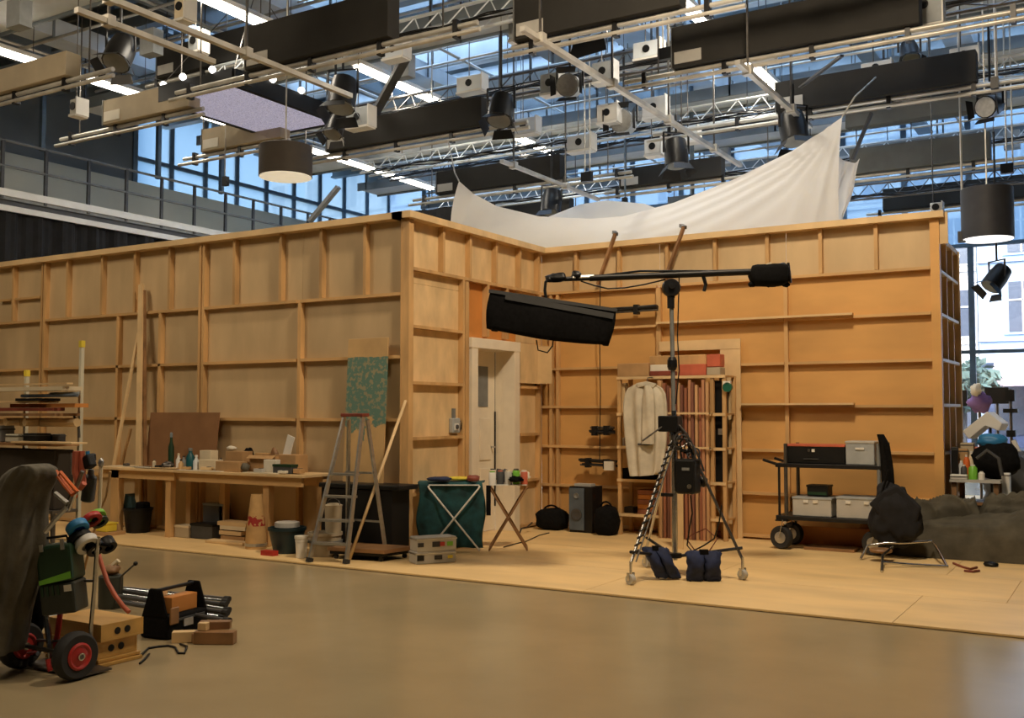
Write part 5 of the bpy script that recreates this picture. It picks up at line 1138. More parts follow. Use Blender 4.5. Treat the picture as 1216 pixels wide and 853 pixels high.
# planks standing upright in the middle bay
cols = ['mk_plank_a', 'mk_plank_b', 'mk_plank_c', 'mk_plank_d']
mk('mk_plank_a', (.34, .13, .07), .55, var=.15, stretch=(1, 1, .2)); mk('mk_plank_b', (.48, .24, .13), .55, var=.15, stretch=(1, 1, .2)); mk('mk_plank_c', (.22, .09, .06), .55, var=.15, stretch=(1, 1, .2)); mk('mk_plank_d', (.60, .36, .18), .55, var=.15, stretch=(1, 1, .2))
ords = ['first', 'second', 'third', 'fourth', 'fifth', 'sixth', 'seventh', 'eighth', 'ninth', 'tenth', 'eleventh', 'twelfth', 'thirteenth', 'fourteenth']
hue = {0: 'red brown', 1: 'tan', 2: 'dark brown', 3: 'pale'}
for i in range(14):
    px = 786.5+4.25*i; k = [3, 0, 2, 1, 0, 3, 2, 0, 1, 2, 3, 0, 1, 3][i]; xx = rx(px, RY0-.02); h = zsh[4]-.05-.03*((i*5) % 4)
    tag(MB().box(xx-.0175, xx+.0135, RY0-.075+.012*(i % 3), RY0-.022+.006*(i % 2), zsh[0]-.25+.001+(0), h).build('upright_plank', cols[k], bevel=.002),
        '%s plank standing upright in the rack bay, %s from the left' % (hue[k], ords[i]), 'plank', 'planks upright in the rack')
MB().box(rx(783), rx(848), RY0-.085, RY0-.018, zsh[0]-.268, zsh[0]-.25).build('plank_sill', 'pine_flat', rk)
for px in (784.5, 845): MB().box(rx(px)-.01, rx(px)+.01, RY0-.085, RY0-.018, PZ+.001, zsh[0]-.269).build('sill_leg', 'pine', rk)
for z in (zsh[3], zsh[2]): MB().box(rx(784), rx(848), RY0-.105, RY0-.092, z-.012, z+.012).build('keeper_lath', 'pale_wood', rk)
for px in (784.5, 847):
    MB().box(rx(px)-.008, rx(px)+.008, RY0-.105, RY0-.013, zsh[3]-.01, zsh[3]+.01).box(rx(px)-.008, rx(px)+.008, RY0-.105, RY0-.013, zsh[2]-.01, zsh[2]+.01).build('keeper_bracket', 'pale_wood', rk)
def rbox(label, name, cat, px0, px1, py0, z, Y, d, m, bev=.006, zt=None):
    a = fy(px0, py0, Y); b = fy(px1, py0, Y); z1 = a.z if zt is None else zt
    t = thing(name, label, cat, ((a.x+b.x)/2, Y+d/2, z)); MB().box(a.x, b.x, Y, Y+d, z+.001, max(z1, z+.02)).build('body', m, t, bevel=bev)
    MB().box(a.x+.01, b.x-.01, Y-.003, Y-.0005, z+.01, max(z1, z+.02)-.01).build('front_face', m, t); return t
zt4 = zsh[4]
rbox('brown wooden box on the left end of rack top', 'wooden_box', 'box', 733, 770, 432, zt4, 11.32, .2, 'cardboard')
rbox('white flat box on rack top beside brown box', 'flat_box', 'box', 772, 793, 433.5, zt4+.04, 11.34, .18, 'paper')
rbox('dark red flat box under the white flat box', 'flat_box', 'box', 771, 796, 441, zt4, 11.32, .22, 'red_brown')
rbox('bright orange red box on the rack top', 'wooden_box', 'box', 806, 838, 433, zt4, 11.34, .2, 'salmon')
rbox('salmon box at right of rack top, over beige block', 'wooden_box', 'box', 839, 855, 421, fy(846, 436, 11.36).z, 11.36, .16, 'salmon')
rbox('beige block under the salmon box on rack top', 'block', 'block', 839, 855, 436.5, zt4, 11.34, .18, 'tan_and_tube_spill')
rbox('long brown board lying across the back of rack top', 'board', 'board', 771, 838, 423, zt4, 11.56, .05, 'pine')
# right bay: black equipment, left bay contents
for lab, y0, y1, m in (('black case high in right bay of the rack', 452, 489, 'black_plastic'), ('black and silver device in right bay of the rack', 494, 530, 'black_fabric'), ('black case low in the right bay of rack', 534, 569, 'black_paint')):
    zb = {489: zsh[3], 530: zsh[2], 569: zsh[1]}[y1]; t = rbox(lab, 'equipment_case', 'case', 848.5, 858, y0, zb, 11.40, .2, m)
    if y0 == 494: MB().box(rx(850), rx(855), 11.388, 11.396, zb+.15, zb+.22).build('silver_panel', 'aluminium', t)
t = thing('tape_dispenser', 'small green and white roll hooked on right side of the rack', 'roll', fy(864, 460, 11.28)); p = fy(864, 460, 11.28)
MB().lathe([(.03, -.02), (.055, -.02), (.055, .02), (.03, .02)], p, (0, 1, 0), 18).build('roll', 'green_plastic', t); MB().box(p.x-.05, p.x+.04, 11.26, 11.30, p.z+.03, p.z+.07).build('clip', 'white_plastic', t)
rbox('dark crate on lower left shelf of the rack beneath coat', 'crate', 'crate', 739, 778, 556, zsh[1], 11.36, .22, 'black_fabric')
for i in range(5):
    z = zsh[0]+.001+i*.058; a = rx(754); b = rx(782); tag(MB().box(a, b, 11.36+.01*(i % 2), 11.58, z, z+.055).build('brick_board', 'orange_board' if i % 2 else 'mk_plank_a', bevel=.003), 'short %s board in the stack on the lowest rack shelf, %s from below' % ('orange' if i % 2 else 'red brown', ords[i]), 'board')
rbox('small dark box beside board stack on the lowest shelf', 'small_box', 'box', 741, 752, 602, zsh[0], 11.4, .15, 'drum_brown')
for lab, px0, px1, y0, k, m in (('small white carton on left shelf edge by coat', 736.8, 741, 520, 2, 'paper'), ('pale wooden block standing on the upper left shelf', 737, 742, 455, 3, 'pale_wood'), ('green bottle-like cylinder on upper left shelf behind the coat', 742, 746, 470, 3, 'case_green')):
    rbox(lab, 'small_box', 'box', px0, px1, y0, zsh[k], 11.36, .1, m)
# long pale coat hung on the rack
cy = RY0-.16
ct = thing('pale_coat', 'long pale work coat hanging on front of the rack', 'coat', fy(765, 510, cy))
def coat(u, v):
    ys = [454.5, 457, 461, 468, 480, 500, 525, 550, 560, 564]; L = [759, 753, 746, 742, 740, 740, 742, 745, 746.5, 748]; Rr = [774, 779, 786, 790, 791.5, 792, 791, 788, 786, 783]
    f = v*(len(ys)-1); i = min(int(f), len(ys)-2); k = f-i; y = ys[i]+(ys[i+1]-ys[i])*k; l = L[i]+(L[i+1]-L[i])*k; r = Rr[i]+(Rr[i+1]-Rr[i])*k
    c = fy((l+r)/2, y, cy); w = (fy(r, y, cy)-fy(l, y, cy)).length/2; a = u*2*PI; s = math.copysign(abs(math.sin(a))**.55, math.sin(a))
    dd = .035+.02*v+.024*math.sin(a*7+v*3)*min(1, v*3)+.010*math.sin(a*13+2+v*2)*v
    return V((c.x+w*math.cos(a), cy-dd*s, c.z+.02*math.cos(a+.6)*(v > .95)))
m_ = MB().grid(coat, 72, 30); m_.add([coat(i/36, 0) for i in range(36)], [tuple(range(36))]); m_.build('body', 'coat_cloth', ct, smooth=True)
def flat(pts, ws, th, off):
    n = len(pts)
    def fn(u, v):
        f = v*(n-1); i = min(int(f), n-2); k = f-i; x = pts[i][0]+(pts[i+1][0]-pts[i][0])*k; y = pts[i][1]+(pts[i+1][1]-pts[i][1])*k; w = ws[i]+(ws[i+1]-ws[i])*k; a = u*2*PI
        q = fy(x, y, cy-off); return V((q.x+w*math.cos(a), q.y-th*math.sin(a)*(1+.25*math.sin(a*4+v*5)), q.z))
    m = MB().grid(fn, 20, 14); m.add([fn(i/20, 1) for i in range(20)], [tuple(range(20))]); return m
flat([(769,458),(770,466),(770,490),(769.5,512),(769,527.5)], [.035, .066, .078, .080, .078], .040, .075).build('sleeve', 'coat_cloth', ct, smooth=True)
MB().prism([fy(x, y, cy-.03) for x, y in ((756,455.5),(768,453),(780,456),(777,461),(768,458),(759,461))], (0, -.03, 0)).build('collar', 'coat_cloth', ct, bevel=.006)
MB().path([fy(x, y, cy-.055) for x, y in ((762,529),(763,545),(764,562))], .007).build('front_edge', 'coat_cloth', ct)
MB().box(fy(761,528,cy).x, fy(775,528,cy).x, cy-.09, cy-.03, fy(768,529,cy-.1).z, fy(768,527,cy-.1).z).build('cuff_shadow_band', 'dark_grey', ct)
MB().path([fy(768, 456, cy), fy(769, 449, cy+.05), V((fy(769,445,cy).x, RY0-.006, zt4-.01))], .006).build('hanger_hook', 'steel_dark', ct)
# stands resting on the battens of rear wall
def bundle(label, px0, px1, py0, py1, Y, n, m='black_metal', sag=0.0):
    a = fy(px0, py0, Y); b = fy(px1, py1, Y); t = thing('stand_bundle', label, 'stand', (a+b)/2); r = random.Random(int(px0))
    for k in range(n):
        o = V((r.uniform(-.03, .03), r.uniform(-.025, .025), r.uniform(-.05, .05))); MB().tube(a+o, b+o+V((0, 0, r.uniform(-.02, .02))), .012+.006*r.random(), n=7).build('tube', m if k % 3 else 'steel_dark', t)
    for f in (.2, .7): c = a.lerp(b, f); MB().box(c.x-.03, c.x+.03, Y-.04, Y+.04, c.z-.06, c.z+.06).build('clamp', 'black_paint', t)
    return t
bundle('dark bundle of stands lying high on the rear wall batten behind lamp', 700, 781, 372, 366, 11.61, 9)
bundle('black rolled stand hung at rear wall left of the rack, upper one', 701, 729, 512, 511, 11.62, 6)
bundle('black stand on rear wall batten left of the rack, lower one', 690, 733, 549, 552, 11.61, 6)
p = fy(724, 553, 11.55); tag(MB().box(p.x-.07, p.x+.07, 11.53, 11.57, p.z-.06, p.z+.05).build('white_tag', 'paper'), 'white tag hanging from lower black stand left of the rack', 'tag')
tag(MB().path([fy(713, 330, 11.60), fy(712, 400, 11.61), fy(713, 470, 11.61), fy(712, 550, 11.6)], .007).build('hanging_cable', 'black_plastic'), 'thin black cable hanging down rear wall left of the rack', 'cable')
p = fz(893, 636, PZ); t = thing('small_lamp', 'small dark clamp lamp standing on the floor by the pale doorway board', 'lamp', p)
MB().lathe([(.05, 0), (.05, .015), (.012, .02), (.012, .11)], p+V((0,0,.001)), n=14).build('base', 'drum_brown', t); MB().lathe([(.02, 0), (.055, .09), (.05, .09)], p+V((0, 0, .10)), (.3, -.3, 1), 14).build('head', 'black_metal', t, smooth=.7)
# ================================================================== COMBO STAND WITH THE BOOM
SC = V((-3.62, 8.75, PZ)); SF = [fz(749, 695, PZ), fz(882, 689, PZ), fz(768, 674, PZ)]
cs = thing('boom_stand', 'tall wheeled chrome combo stand with boom in the middle of the set', 'stand', SC)
SX = fy(801, 600, SC.y).x; SC = V((SX, SC.y, PZ))
def cz(py): return fy(801, py, SC.y).z
ctr = V((SC.x, SC.y, 0))
MB().tube(ctr+V((0,0,.16)), ctr+V((0,0,cz(488))), .026, n=14).build('lower_column', 'chrome', cs, smooth=.8)
MB().tube(ctr+V((0,0,cz(500))), ctr+V((-.015,0,cz(350))), .020, n=12).build('upper_column', 'mid_grey', cs, smooth=.8)
MB().tube(ctr+V((-.02,0,cz(366))), ctr+V((-.02,0,cz(338))), .034, n=12).build('column_top', 'black_metal', cs, smooth=.8)
for py, h, r in ((432, .12, .045), (352, .05, .03)): MB().lathe([(r*.7, -h/2), (r, -h/4), (r, h/4), (r*.7, h/2)], ctr+V((-.012, 0, cz(py))), n=14).build('collar', 'black_metal', cs)
MB().box(SC.x-.13, SC.x+.06, SC.y-.07, SC.y+.07, cz(513), cz(494)).build('winch_housing', 'black_paint', cs, bevel=.01)
MB().tube(ctr+V((-.05, -.05, cz(503))), ctr+V((-.26, -.12, cz(524))), .008).build('crank', 'steel_dark', cs)
MB().lathe([(.04, -.06), (.05, 0), (.04, .06)], ctr+V((0, 0, cz(518))), n=12).build('collar', 'chrome', cs)
for i, f in enumerate(SF):
    hub = ctr+V((0, 0, cz(515))); ft = V((f.x, f.y, .20)); dr = (ft-hub)
    if i == 1: hub = ctr+V((.03, 0, cz(500)))
    leg = MB().tube(hub+dr.normalized()*.04, ft, .013, n=10).build('leg', 'chrome' if i != 1 else 'steel_dark', cs, smooth=.8)
    if i == 0:
        q = hub.lerp(ft, .1)+V((.045, 0, 0)); MB().tube(q, ft+V((.05, .0, .02)), .007).build('leg_rail', 'steel_dark', leg)
        for k in range(16): a = hub.lerp(ft, .1+.055*k); MB().tube(a+V((-.012, -.014, 0)), a+V((.05, -.012, .035)), .009, n=5).build('rung', 'black_metal', leg)
    low = ctr+V((0, 0, .19)); MB().tube(low, ft+V((0, 0, .10)), .014, n=8).build('strut', 'black_metal', cs)
    c = MB().tube(V((f.x, f.y, .10)), ft+V((0,0,.02)), .013).build('castor_stem', 'chrome', cs)
    MB().lathe([(.015, -.022), (.043, -.022), (.047, 0), (.043, .022), (.015, .022)], (f.x, f.y, PZ+.0475), RV*.8+FV*.6, 18).build('castor_wheel', 'light_grey_plastic', c, smooth=.6)
    for s in (-1, 1): o = (RV*.8+FV*.6)*.03*s; MB().bar(V((f.x, f.y, .125))+o, V((f.x, f.y, .06))+o, .025, .006).build('castor_fork', 'chrome', c)
MB().lathe([(.06, -.02), (.06, .02)], ctr+V((0, 0, .20)), n=16).build('base_collar', 'black_metal', cs)
for py in (520, 532): MB().box(SC.x-.01, SC.x+.08, SC.y-.05, SC.y-.02, cz(py)-.02, cz(py)+.02).build('knob_block', 'steel_dark', cs)
MB().box(SC.x-.12, SC.x, SC.y-.03, SC.y+.01, cz(590), cz(586)).build('bracket', 'black_metal', cs)
# gear hung on the stand
t = thing('ballast_unit', 'black lamp ballast hanging on right of the stand column', 'ballast', ctr+V((.14, -.08, cz(566))))
c = fy(817, 565, SC.y-.08)
MB().box(c.x-.09, c.x+.09, c.y-.09, c.y+.09, c.z-.16, c.z+.15).build('body', 'black_plastic', t, bevel=.02)
MB().box(c.x-.02, c.x+.05, c.y-.096, c.y-.09, c.z+.05, c.z+.075).build('label_strip', 'mid_grey', t); MB().lathe([(.022, 0), (.022, .012)], (c.x+.05, c.y-.09, c.z-.09), (0, -1, 0), 14).build('dial', 'chrome', t)
MB().path([(c.x-.06, c.y, c.z+.15), (c.x-.07, c.y, c.z+.22), (c.x+.03, c.y, c.z+.22), (c.x+.05, c.y, c.z+.15)], .012).build('handle', 'black_metal', t)
t = thing('cable_coil', 'tangled black cables and clamps above ballast on the stand', 'cable', fy(812, 525, SC.y-.05))
r = random.Random(2)
for k in range(7):
    c0 = fy(806+3*k, 518+4*k, SC.y-.05); MB().path([c0+V((.05*math.cos(a)*(1+.2*k/7), .05*math.sin(a+k), .07*math.sin(a))) for a in [2*PI*i/12 for i in range(12)]], .008, 5, closed=True).build('loop', ['black_plastic', 'steel_dark', 'dark_grey'][k % 3], t)
MB().path([fy(x, y, SC.y-.03) for x, y in ((806,505),(815,515),(826,535),(832,548),(836,560))], .010).build('hose', 'steel_dark', t)
for i, (px, py) in enumerate(((834, 572),)):
    c0 = fy(px, py, SC.y+.1); t = tag(MB().blob(c0, (.10, .08, .10), 3, .15).build('clamp_knob', 'black_plastic', smooth=True), 'black clamp knob on the right leg of boom stand', 'clamp')
tag(MB().path([fy(x, y, SC.y-.06) for x, y in ((820,588),(822,610),(818,632),(816,648),(822,655),(836,648),(848,640),(854,620),(857,600))], .007).build('power_cable', 'black_plastic'), 'thin black cable looping below the ballast to rack', 'cable')
tag(MB().path([fy(x, y, SC.y+.25) for x, y in ((815,640),(826,655),(842,655),(852,640),(838,628),(824,634))], .006, closed=True).build('power_cable', 'red_brown'), 'thin red brown cable loop near the foot of stand', 'cable')
a = fz(806, 652, PZ); tag(MB().box(a.x-.055, a.x+.055, a.y-.012, a.y+.012, PZ+.001, fy(806, 552, a.y).z).build('standing_board', 'pale_wood', bevel=.003), 'pale wooden board standing behind boom stand column', 'board')
def sandbag(label, px, py, Y, w, h, skew):
    c = fy(px, py, Y); t = thing('sandbag', label, 'sandbag', c)
    for s in (-1, 1):
        def pf(u, v):
            a = u*2*PI; z = h*(.5-v); wid = w*.285*(1.0-.20*math.sin(v*PI)); th = .02+.075*math.sin(min(1, v*1.1+.08)*PI*.9); k = 1 if 0 < v < 1 else .75
            ca = math.copysign(abs(math.cos(a))**.7, math.cos(a)); sa = math.copysign(abs(math.sin(a))**.7, math.sin(a))
            return c+RV*(s*w*(.245-.02*math.sin(v*PI))+wid*ca*k+skew*(v-.5)*w+.006*math.sin(v*19+a*3))-FV*(th*sa*k+.02)+V((0, 0, z+.008*math.sin(a*5+s)))
        m = MB().grid(pf, 22, 12); m.add([pf(i/22, 0) for i in range(22)], [tuple(range(22))]); m.add([pf(i/22, 1) for i in range(22)], [tuple(range(22))]); m.build('pouch', 'navy', t, smooth=True)
    MB().bar(c+RV*(-w*.12-skew*w*.45)-FV*.04+V((0, 0, h*.5)), c+RV*(w*.12-skew*w*.45)-FV*.04+V((0, 0, h*.5)), .05, .04).build('handle', 'black_fabric', t)
sandbag('blue sandbag slung on left strut of the boom stand', 785, 668, 8.50, .23, .26, .55)
sandbag('blue sandbag slung on right strut of the boom stand', 835, 672, 8.62, .31, .25, 0)
# boom
bm = thing('lighting_boom', 'long black boom arm on top of the stand, lamp at left and weight at right', 'boom', fy(797, 330, SC.y))
BY = SC.y-.05
def bp(px, py): # the boom lies square to the camera
    c = fy(797, 336, SC.y); d = (c-EYEP).dot(FV); k = ray(px, py); return EYEP+k*(d/k.dot(FV))
MB().tube(bp(652, 332), bp(800, 327.5), .022, n=10).build('inner_arm', 'black_metal', bm, smooth=.8); MB().tube(bp(700, 330.5), bp(905, 322.5), .030, n=10).build('outer_arm', 'black_paint', bm, smooth=.8)
MB().tube(bp(680, 330), bp(705, 329), .026).build('clamp_sleeve', 'aluminium', bm)
MB().blob(bp(660, 330), (.22, .08, .09), 5, .3).build('end_clamp', 'black_metal', bm, smooth=True); MB().blob(bp(684, 327), (.10, .07, .08), 7, .3).build('end_clamp', 'black_metal', bm, smooth=True)
MB().lathe([(.075, -.04), (.085, -.02), (.085, .02), (.075, .04)], bp(797, 342), FV, 20).build('pivot', 'black_metal', bm, smooth=.6); MB().lathe([(.03, -.06), (.03, -.041)], bp(797, 340), FV, 12).build('pivot_bolt', 'chrome', bm)
MB().path([bp(905, 325), bp(920, 323), bp(938, 322)], .016).build('handle_rod', 'black_metal', bm); MB().bar(bp(936, 312), bp(939, 336), .02).build('handle_bar', 'black_metal', bm)
MB().path([bp(835, 328), bp(838, 338), bp(836, 346)], .018).build('locking_knob', 'black_metal', bm)
MB().path([bp(x, y) for x, y in ((690, 334), (705, 339), (722, 343), (742, 342), (765, 338), (790, 332))], .007).build('lamp_cable', 'black_plastic', bm)
MB().path([bp(x, y) for x, y in ((655, 330), (648, 335), (647, 345), (649, 358))], .014).build('drop_bracket', 'black_metal', bm)
MB().path([bp(x, y) for x, y in ((700, 329), (760, 322), (840, 322), (890, 321))], .010).build('lamp_cable', 'black_plastic', bm)
MB().path([bp(x, y)+V((0, -.03, 0)) for x, y in ((808, 330), (806, 400), (808, 440), (804, 480))], .006).build('drop_cable', 'black_plastic', bm)
t = thing('weight_bag', 'black counterweight bag wrapped round right end of the boom', 'bag', bp(913, 326))
MB().blob(bp(913, 327), (.36, .2, .20), 8, .14, sq=.55, rz=YAW).build('body', 'black_fabric', t, smooth=True)
MB().bar(bp(908, 316)-FV*.06, bp(914, 313)-FV*.06, .02).build('strap', 'cream', t); MB().blob(bp(930, 319), (.10, .14, .10), 3, .3).build('clip', 'black_metal', t, smooth=True)
for px in (893, 913, 933): MB().blob(bp(px, 338), (.07, .1, .05), px, .2).build('corner', 'black_fabric', t, smooth=True)
# softlight at the left end: long skirted lantern
t = thing('skirted_softlight', 'long black skirted softlight hanging from left end of the boom', 'lamp', bp(655, 380))
A = [bp(583, 351)-FV*.25, bp(728, 373)-FV*.25, bp(716, 366)+FV*.35, bp(600, 350)+FV*.35]
Bq = [bp(580, 393)-FV*.25, bp(720, 412)-FV*.25, bp(712, 400)+FV*.35, bp(598, 386)+FV*.35]
def lrp(P, k, j): return P[j % 4].lerp(P[(j+1) % 4], k)
def skirt(u, v):
    f = u*4; j = min(int(f), 3); k = f-j; top_ = lrp(A, k, j); bot = lrp(Bq, k, j); q = top_.lerp(bot, v)
    c = (sum(A, V())/4).lerp(sum(Bq, V())/4, v); n = (q-c).normalized(); return q+n*(.012*math.sin(u*70)*v+.02*math.sin(v*PI))-V((0,0,.03*math.sin(k*PI)*v))
MB().grid(skirt, 64, 8).build('skirt', 'black_fabric', t, smooth=True, solid=.006)
top_m = MB().quad(A[0], A[1], A[2], A[3]); top_m.build('top_panel', 'black_plastic', t, solid=.012)
for j in range(4): MB().bar(A[j]+V((0,0,.01)), A[(j+1) % 4]+V((0,0,.01)), .03).build('frame_bar', 'dark_grey', t)
MB().bar(A[0].lerp(A[1], .12)+V((0,0,.0))-FV*.012-V((0,0,.02)), A[0].lerp(A[1], .98)-FV*.012-V((0,0,.05)), .02, .05).build('edge_flap', 'dark_grey', t)
DQ = [a.lerp(b, .8) for a, b in zip(A, Bq)]; cD = sum(DQ, V())/4; DQ = [p.lerp(cD, .06) for p in DQ]; MB().quad(*DQ).build('diffuser', 'mid_grey', t)
MB().path([bp(637, 404), bp(639, 416), bp(650, 419), bp(656, 411), bp(657, 404)], .007).build('cable_loop', 'black_plastic', t)
MB().tube(bp(649, 357), bp(650, 366)+FV*.05, .025).build('spigot', 'black_metal', t)
# ================================================================== CART
CY0, CY1 = 10.98, 11.50
def kx(px, Y=CY0): return fy(px, 600, Y).x
xa0, xa1 = kx(921), kx(1045)
ca = thing('equipment_cart', 'black two-shelf equipment cart on pneumatic tyres before the rear wall', 'cart', ((xa0+xa1)/2, 11.24, PZ))
zb = fy(960, 614, CY0).z; ztp = fy(960, 551, CY0).z
for z, n in ((zb, 'lower_deck'), (ztp, 'upper_deck')):
    MB().box(xa0, xa1+.02, CY0, CY1, z-.045, z).build(n, 'black_metal', ca, bevel=.006)
for px in (933, 1044):
    for y in (CY0+.02, CY1-.03): MB().tube((kx(px), y, zb-.04), (kx(px), y, fy(px, 527, CY0).z), .02, n=10).build('post', 'steel_dark' if px < 1000 else 'mid_grey', ca, smooth=.8)
MB().tube((kx(925), CY0+.02, zb), (kx(925), CY0+.02, ztp), .014).build('rear_post', 'black_metal', ca)
for y in (CY0+.05, CY1-.05): MB().path([(xa0+.02, y, ztp-.02), (kx(912), y, ztp+.01), (kx(905), y, ztp+.03)], .016).build('handle', 'black_paint', ca)
for px, y in ((926, CY0+.05), (926, CY1-.05), (1036, CY0+.05), (1036, CY1-.05)):
    rr_ = .125; x = kx(px)
    w = MB().lathe([(rr_*.5, -.035), (rr_*.88, -.042), (rr_, -.02), (rr_, .02), (rr_*.88, .042), (rr_*.5, .035)], (x, y, PZ+rr_), RV*.25+V((0,1,0)), 24).build('wheel', 'rubber', ca, smooth=.8)
    MB().lathe([(.02, -.045), (rr_*.5, -.04), (rr_*.52, .04), (.02, .045)], (x, y, PZ+rr_), RV*.25+V((0,1,0)), 18).build('hub', 'aluminium', w)
    for s in (-1, 1): MB().bar((x+.012*s, y+.058*s, PZ+rr_), (x+.03, y+.05*s, zb-.045), .03, .008).build('fork', 'chrome', ca)
    MB().box(x-.05, x+.08, y-.06, y+.06, zb-.062, zb-.046).build('castor_plate', 'black_metal', ca)
def cbox(label, name, px0, px1, py0, z, Y, d, m, rim=None, bits=None, cat='case'):
    a = fy(px0, py0, Y); b = fy(px1, py0, Y); t = thing(name, label, cat, ((a.x+b.x)/2, Y+d/2, z)); MB().box(a.x, b.x, Y, Y+d, z+.001, a.z-.012).build('body', m, t, bevel=.008)
    MB().box(a.x-.006, b.x+.006, Y-.006, Y+d+.006, a.z-.022, a.z).build('lid', rim or m, t, bevel=.004)
    for u, w, h, zz, mm in bits or (): MB().box(a.x+(b.x-a.x)*u-w/2, a.x+(b.x-a.x)*u+w/2, Y-.012, Y-.0005, z+zz-h/2, z+zz+h/2).build('latch', mm, t)
    return t
cbox('long black case with red lid on top deck of the cart', 'long_case', 931, 1003, 527.5, ztp, 11.02, .34, 'black_plastic', 'salmon', [(.42, .03, .03, .14, 'chrome'), (.49, .03, .03, .14, 'white_plastic'), (.45, .16, .01, .05, 'dark_grey')])
cbox('grey plastic box at right of top deck of the cart', 'grey_box', 1004, 1038, 524, ztp, 11.00, .32, 'fixture_grey', 'light_grey_plastic', [(.5, .09, .02, .17, 'white_plastic')])
cbox('grey crate on lower cart deck, left one', 'grey_crate', 941, 987, 590, zb, 11.02, .36, 'light_grey_plastic', 'fixture_grey', [(.35, .05, .03, .16, 'white_plastic'), (.6, .05, .03, .16, 'paper')], 'crate')
cbox('grey crate on lower cart deck, right one', 'grey_crate', 993, 1041, 590, zb, 11.02, .36, 'light_grey_plastic', 'fixture_grey', [(.3, .05, .03, .17, 'white_plastic'), (.75, .05, .03, .17, 'paper')], 'crate')
cbox('small black box with green edge atop the left grey crate', 'black_box', 958, 983, 576, fy(960, 590, 11.02).z, 11.12, .2, 'black_plastic', 'black_plastic', [(.5, .2, .03, .03, 'case_green')], 'box')
tag(MB().box(kx(950), kx(1010), 11.1, 11.4, PZ+.001, PZ+.03).build('floor_board', 'brown_wood'), 'brown board lying on the floor beneath the cart', 'board')
tag(MB().box(kx(945, 11.5), kx(1030, 11.5), 11.56, 11.60, PZ+.001, .22).build('leaning_board', 'orange_board'), 'orange brown board on edge behind the cart wheels', 'board')
# jacket and bag hung at the right end of cart
def dr(u, v):
    px0 = [1041, 1044, 1046, 1047]; px1 = [1049, 1056, 1061, 1062]; ys = [516, 528, 560, 590]; f = v*3; i = min(int(f), 2); k = f-i
    l = px0[i]+(px0[i+1]-px0[i])*k; r = px1[i]+(px1[i+1]-px1[i])*k; y = ys[i]+(ys[i+1]-ys[i])*k; c = fy((l+r)/2, y, 10.93); w = (fy(r, y, 10.93)-fy(l, y, 10.93)).length/2; a = u*2*PI
    return V((c.x+w*math.cos(a), 10.95-.06*math.sin(a)*(1+.2*math.sin(a*5)), c.z))
m_ = MB().grid(dr, 30, 14); m_.add([dr(i/15, 0) for i in range(15)], [tuple(range(15))]); tag(m_.build('black_jacket', 'black_fabric', smooth=True), 'black jacket hanging on right end of the cart', 'jacket')
mk('blue_black', (.007, .008, .012), .85, var=.3, scale=12, bump=.3)
t = thing('slung_bag', 'dark blue black bag slung low on right end of the cart', 'bag', fy(1062, 600, 10.85))
MB().blob(fy(1062, 612, 10.86), (.46, .20, .60), 31, .40, 40, 24, flat=PZ+.01, freq=1.6, sq=.8).build('body', 'blue_black', t, smooth=True)
MB().prism([fy(x, y, 10.78) for x, y in ((1031, 599), (1048, 583), (1066, 576), (1094, 603), (1088, 622), (1050, 618))], (0, .05, .0)).build('flap', 'blue_black', t, bevel=.02)
MB().path([fy(x, y, 10.80) for x, y in ((1047, 586), (1052, 570), (1055, 558))], .012).build('strap', 'black_fabric', t)
# ================================================================== TARPS AND CLUTTER AT RIGHT
def lump(label, name, px, py, Y, sx, sy, sz, m, seed, rz=0, amp=.14, sq=.8, nu=40, nv=22, cat='tarpaulin', freq=3.0, zc=None):
    c = fy(px, py, Y); return tag(MB().blob(c, (sx, sy, sz), seed, amp, nu, nv, flat=PZ+.002, rz=rz, freq=freq, sq=sq).build(name, m, smooth=True), label, cat)
def tarp(label, x0, x1, Y, dpt, prof, seed, fold, nf, m='olive_fabric', skew=0.6):
    """a slumped canvas bag: half-round sections along x, heights from prof, sharp diagonal creases"""
    r = random.Random(seed); ph = [r.uniform(0, 6) for _ in range(6)]
    def fn(u, v):
        f = u*(len(prof)-1); i = min(int(f), len(prof)-2); k = f-i; k = k*k*(3-2*k); h = prof[i]+(prof[i+1]-prof[i])*k
        a = v*PI; ca = math.copysign(abs(math.cos(a))**.75, math.cos(a)); sa = math.sin(a)**.7 if 0 < v < 1 else 0
        end = min(1, math.sin(u*PI)*4)**.5 if 0 < u < 1 else .15
        c1 = 1-abs(math.sin(nf*PI*(u+skew*(v-.5))+ph[0]+.8*math.sin(v*5+ph[1]))); c2 = 1-abs(math.sin(nf*2.3*u-4*v+ph[2]+math.sin(u*7+ph[3])))
        d = fold*(c1**2.2+.6*c2**3)*(.35+.65*sa)*(1.15 if v > .2 else .5)
        return V((x0+(x1-x0)*u+.05*math.sin(v*6+ph[4]), Y-(dpt*.5*end+d*.6)*ca, PZ+.003+max(0, (h*end+d*.7)*sa)))
    return tag(MB().grid(fn, 90, 40).build('olive_tarpaulin', m, smooth=True), label, 'tarpaulin')
tarp('big olive tarpaulin bag lying at the right edge, smooth front', -2.28, .9, 11.38, .54, [.24, .34, .42, .52, .58, .60, .58], 3, .06, 2.2, skew=1.4)
tarp('crumpled olive tarpaulin on the left end of big bag', -2.12, -1.35, 11.55, .24, [.44, .52, .56, .50], 9, .09, 2.5, skew=1.2)
tarp('creased olive tarpaulin fold behind big bag at right', -1.45, .9, 11.66, .24, [.52, .62, .69, .72, .70], 14, .09, 5, skew=1.5)
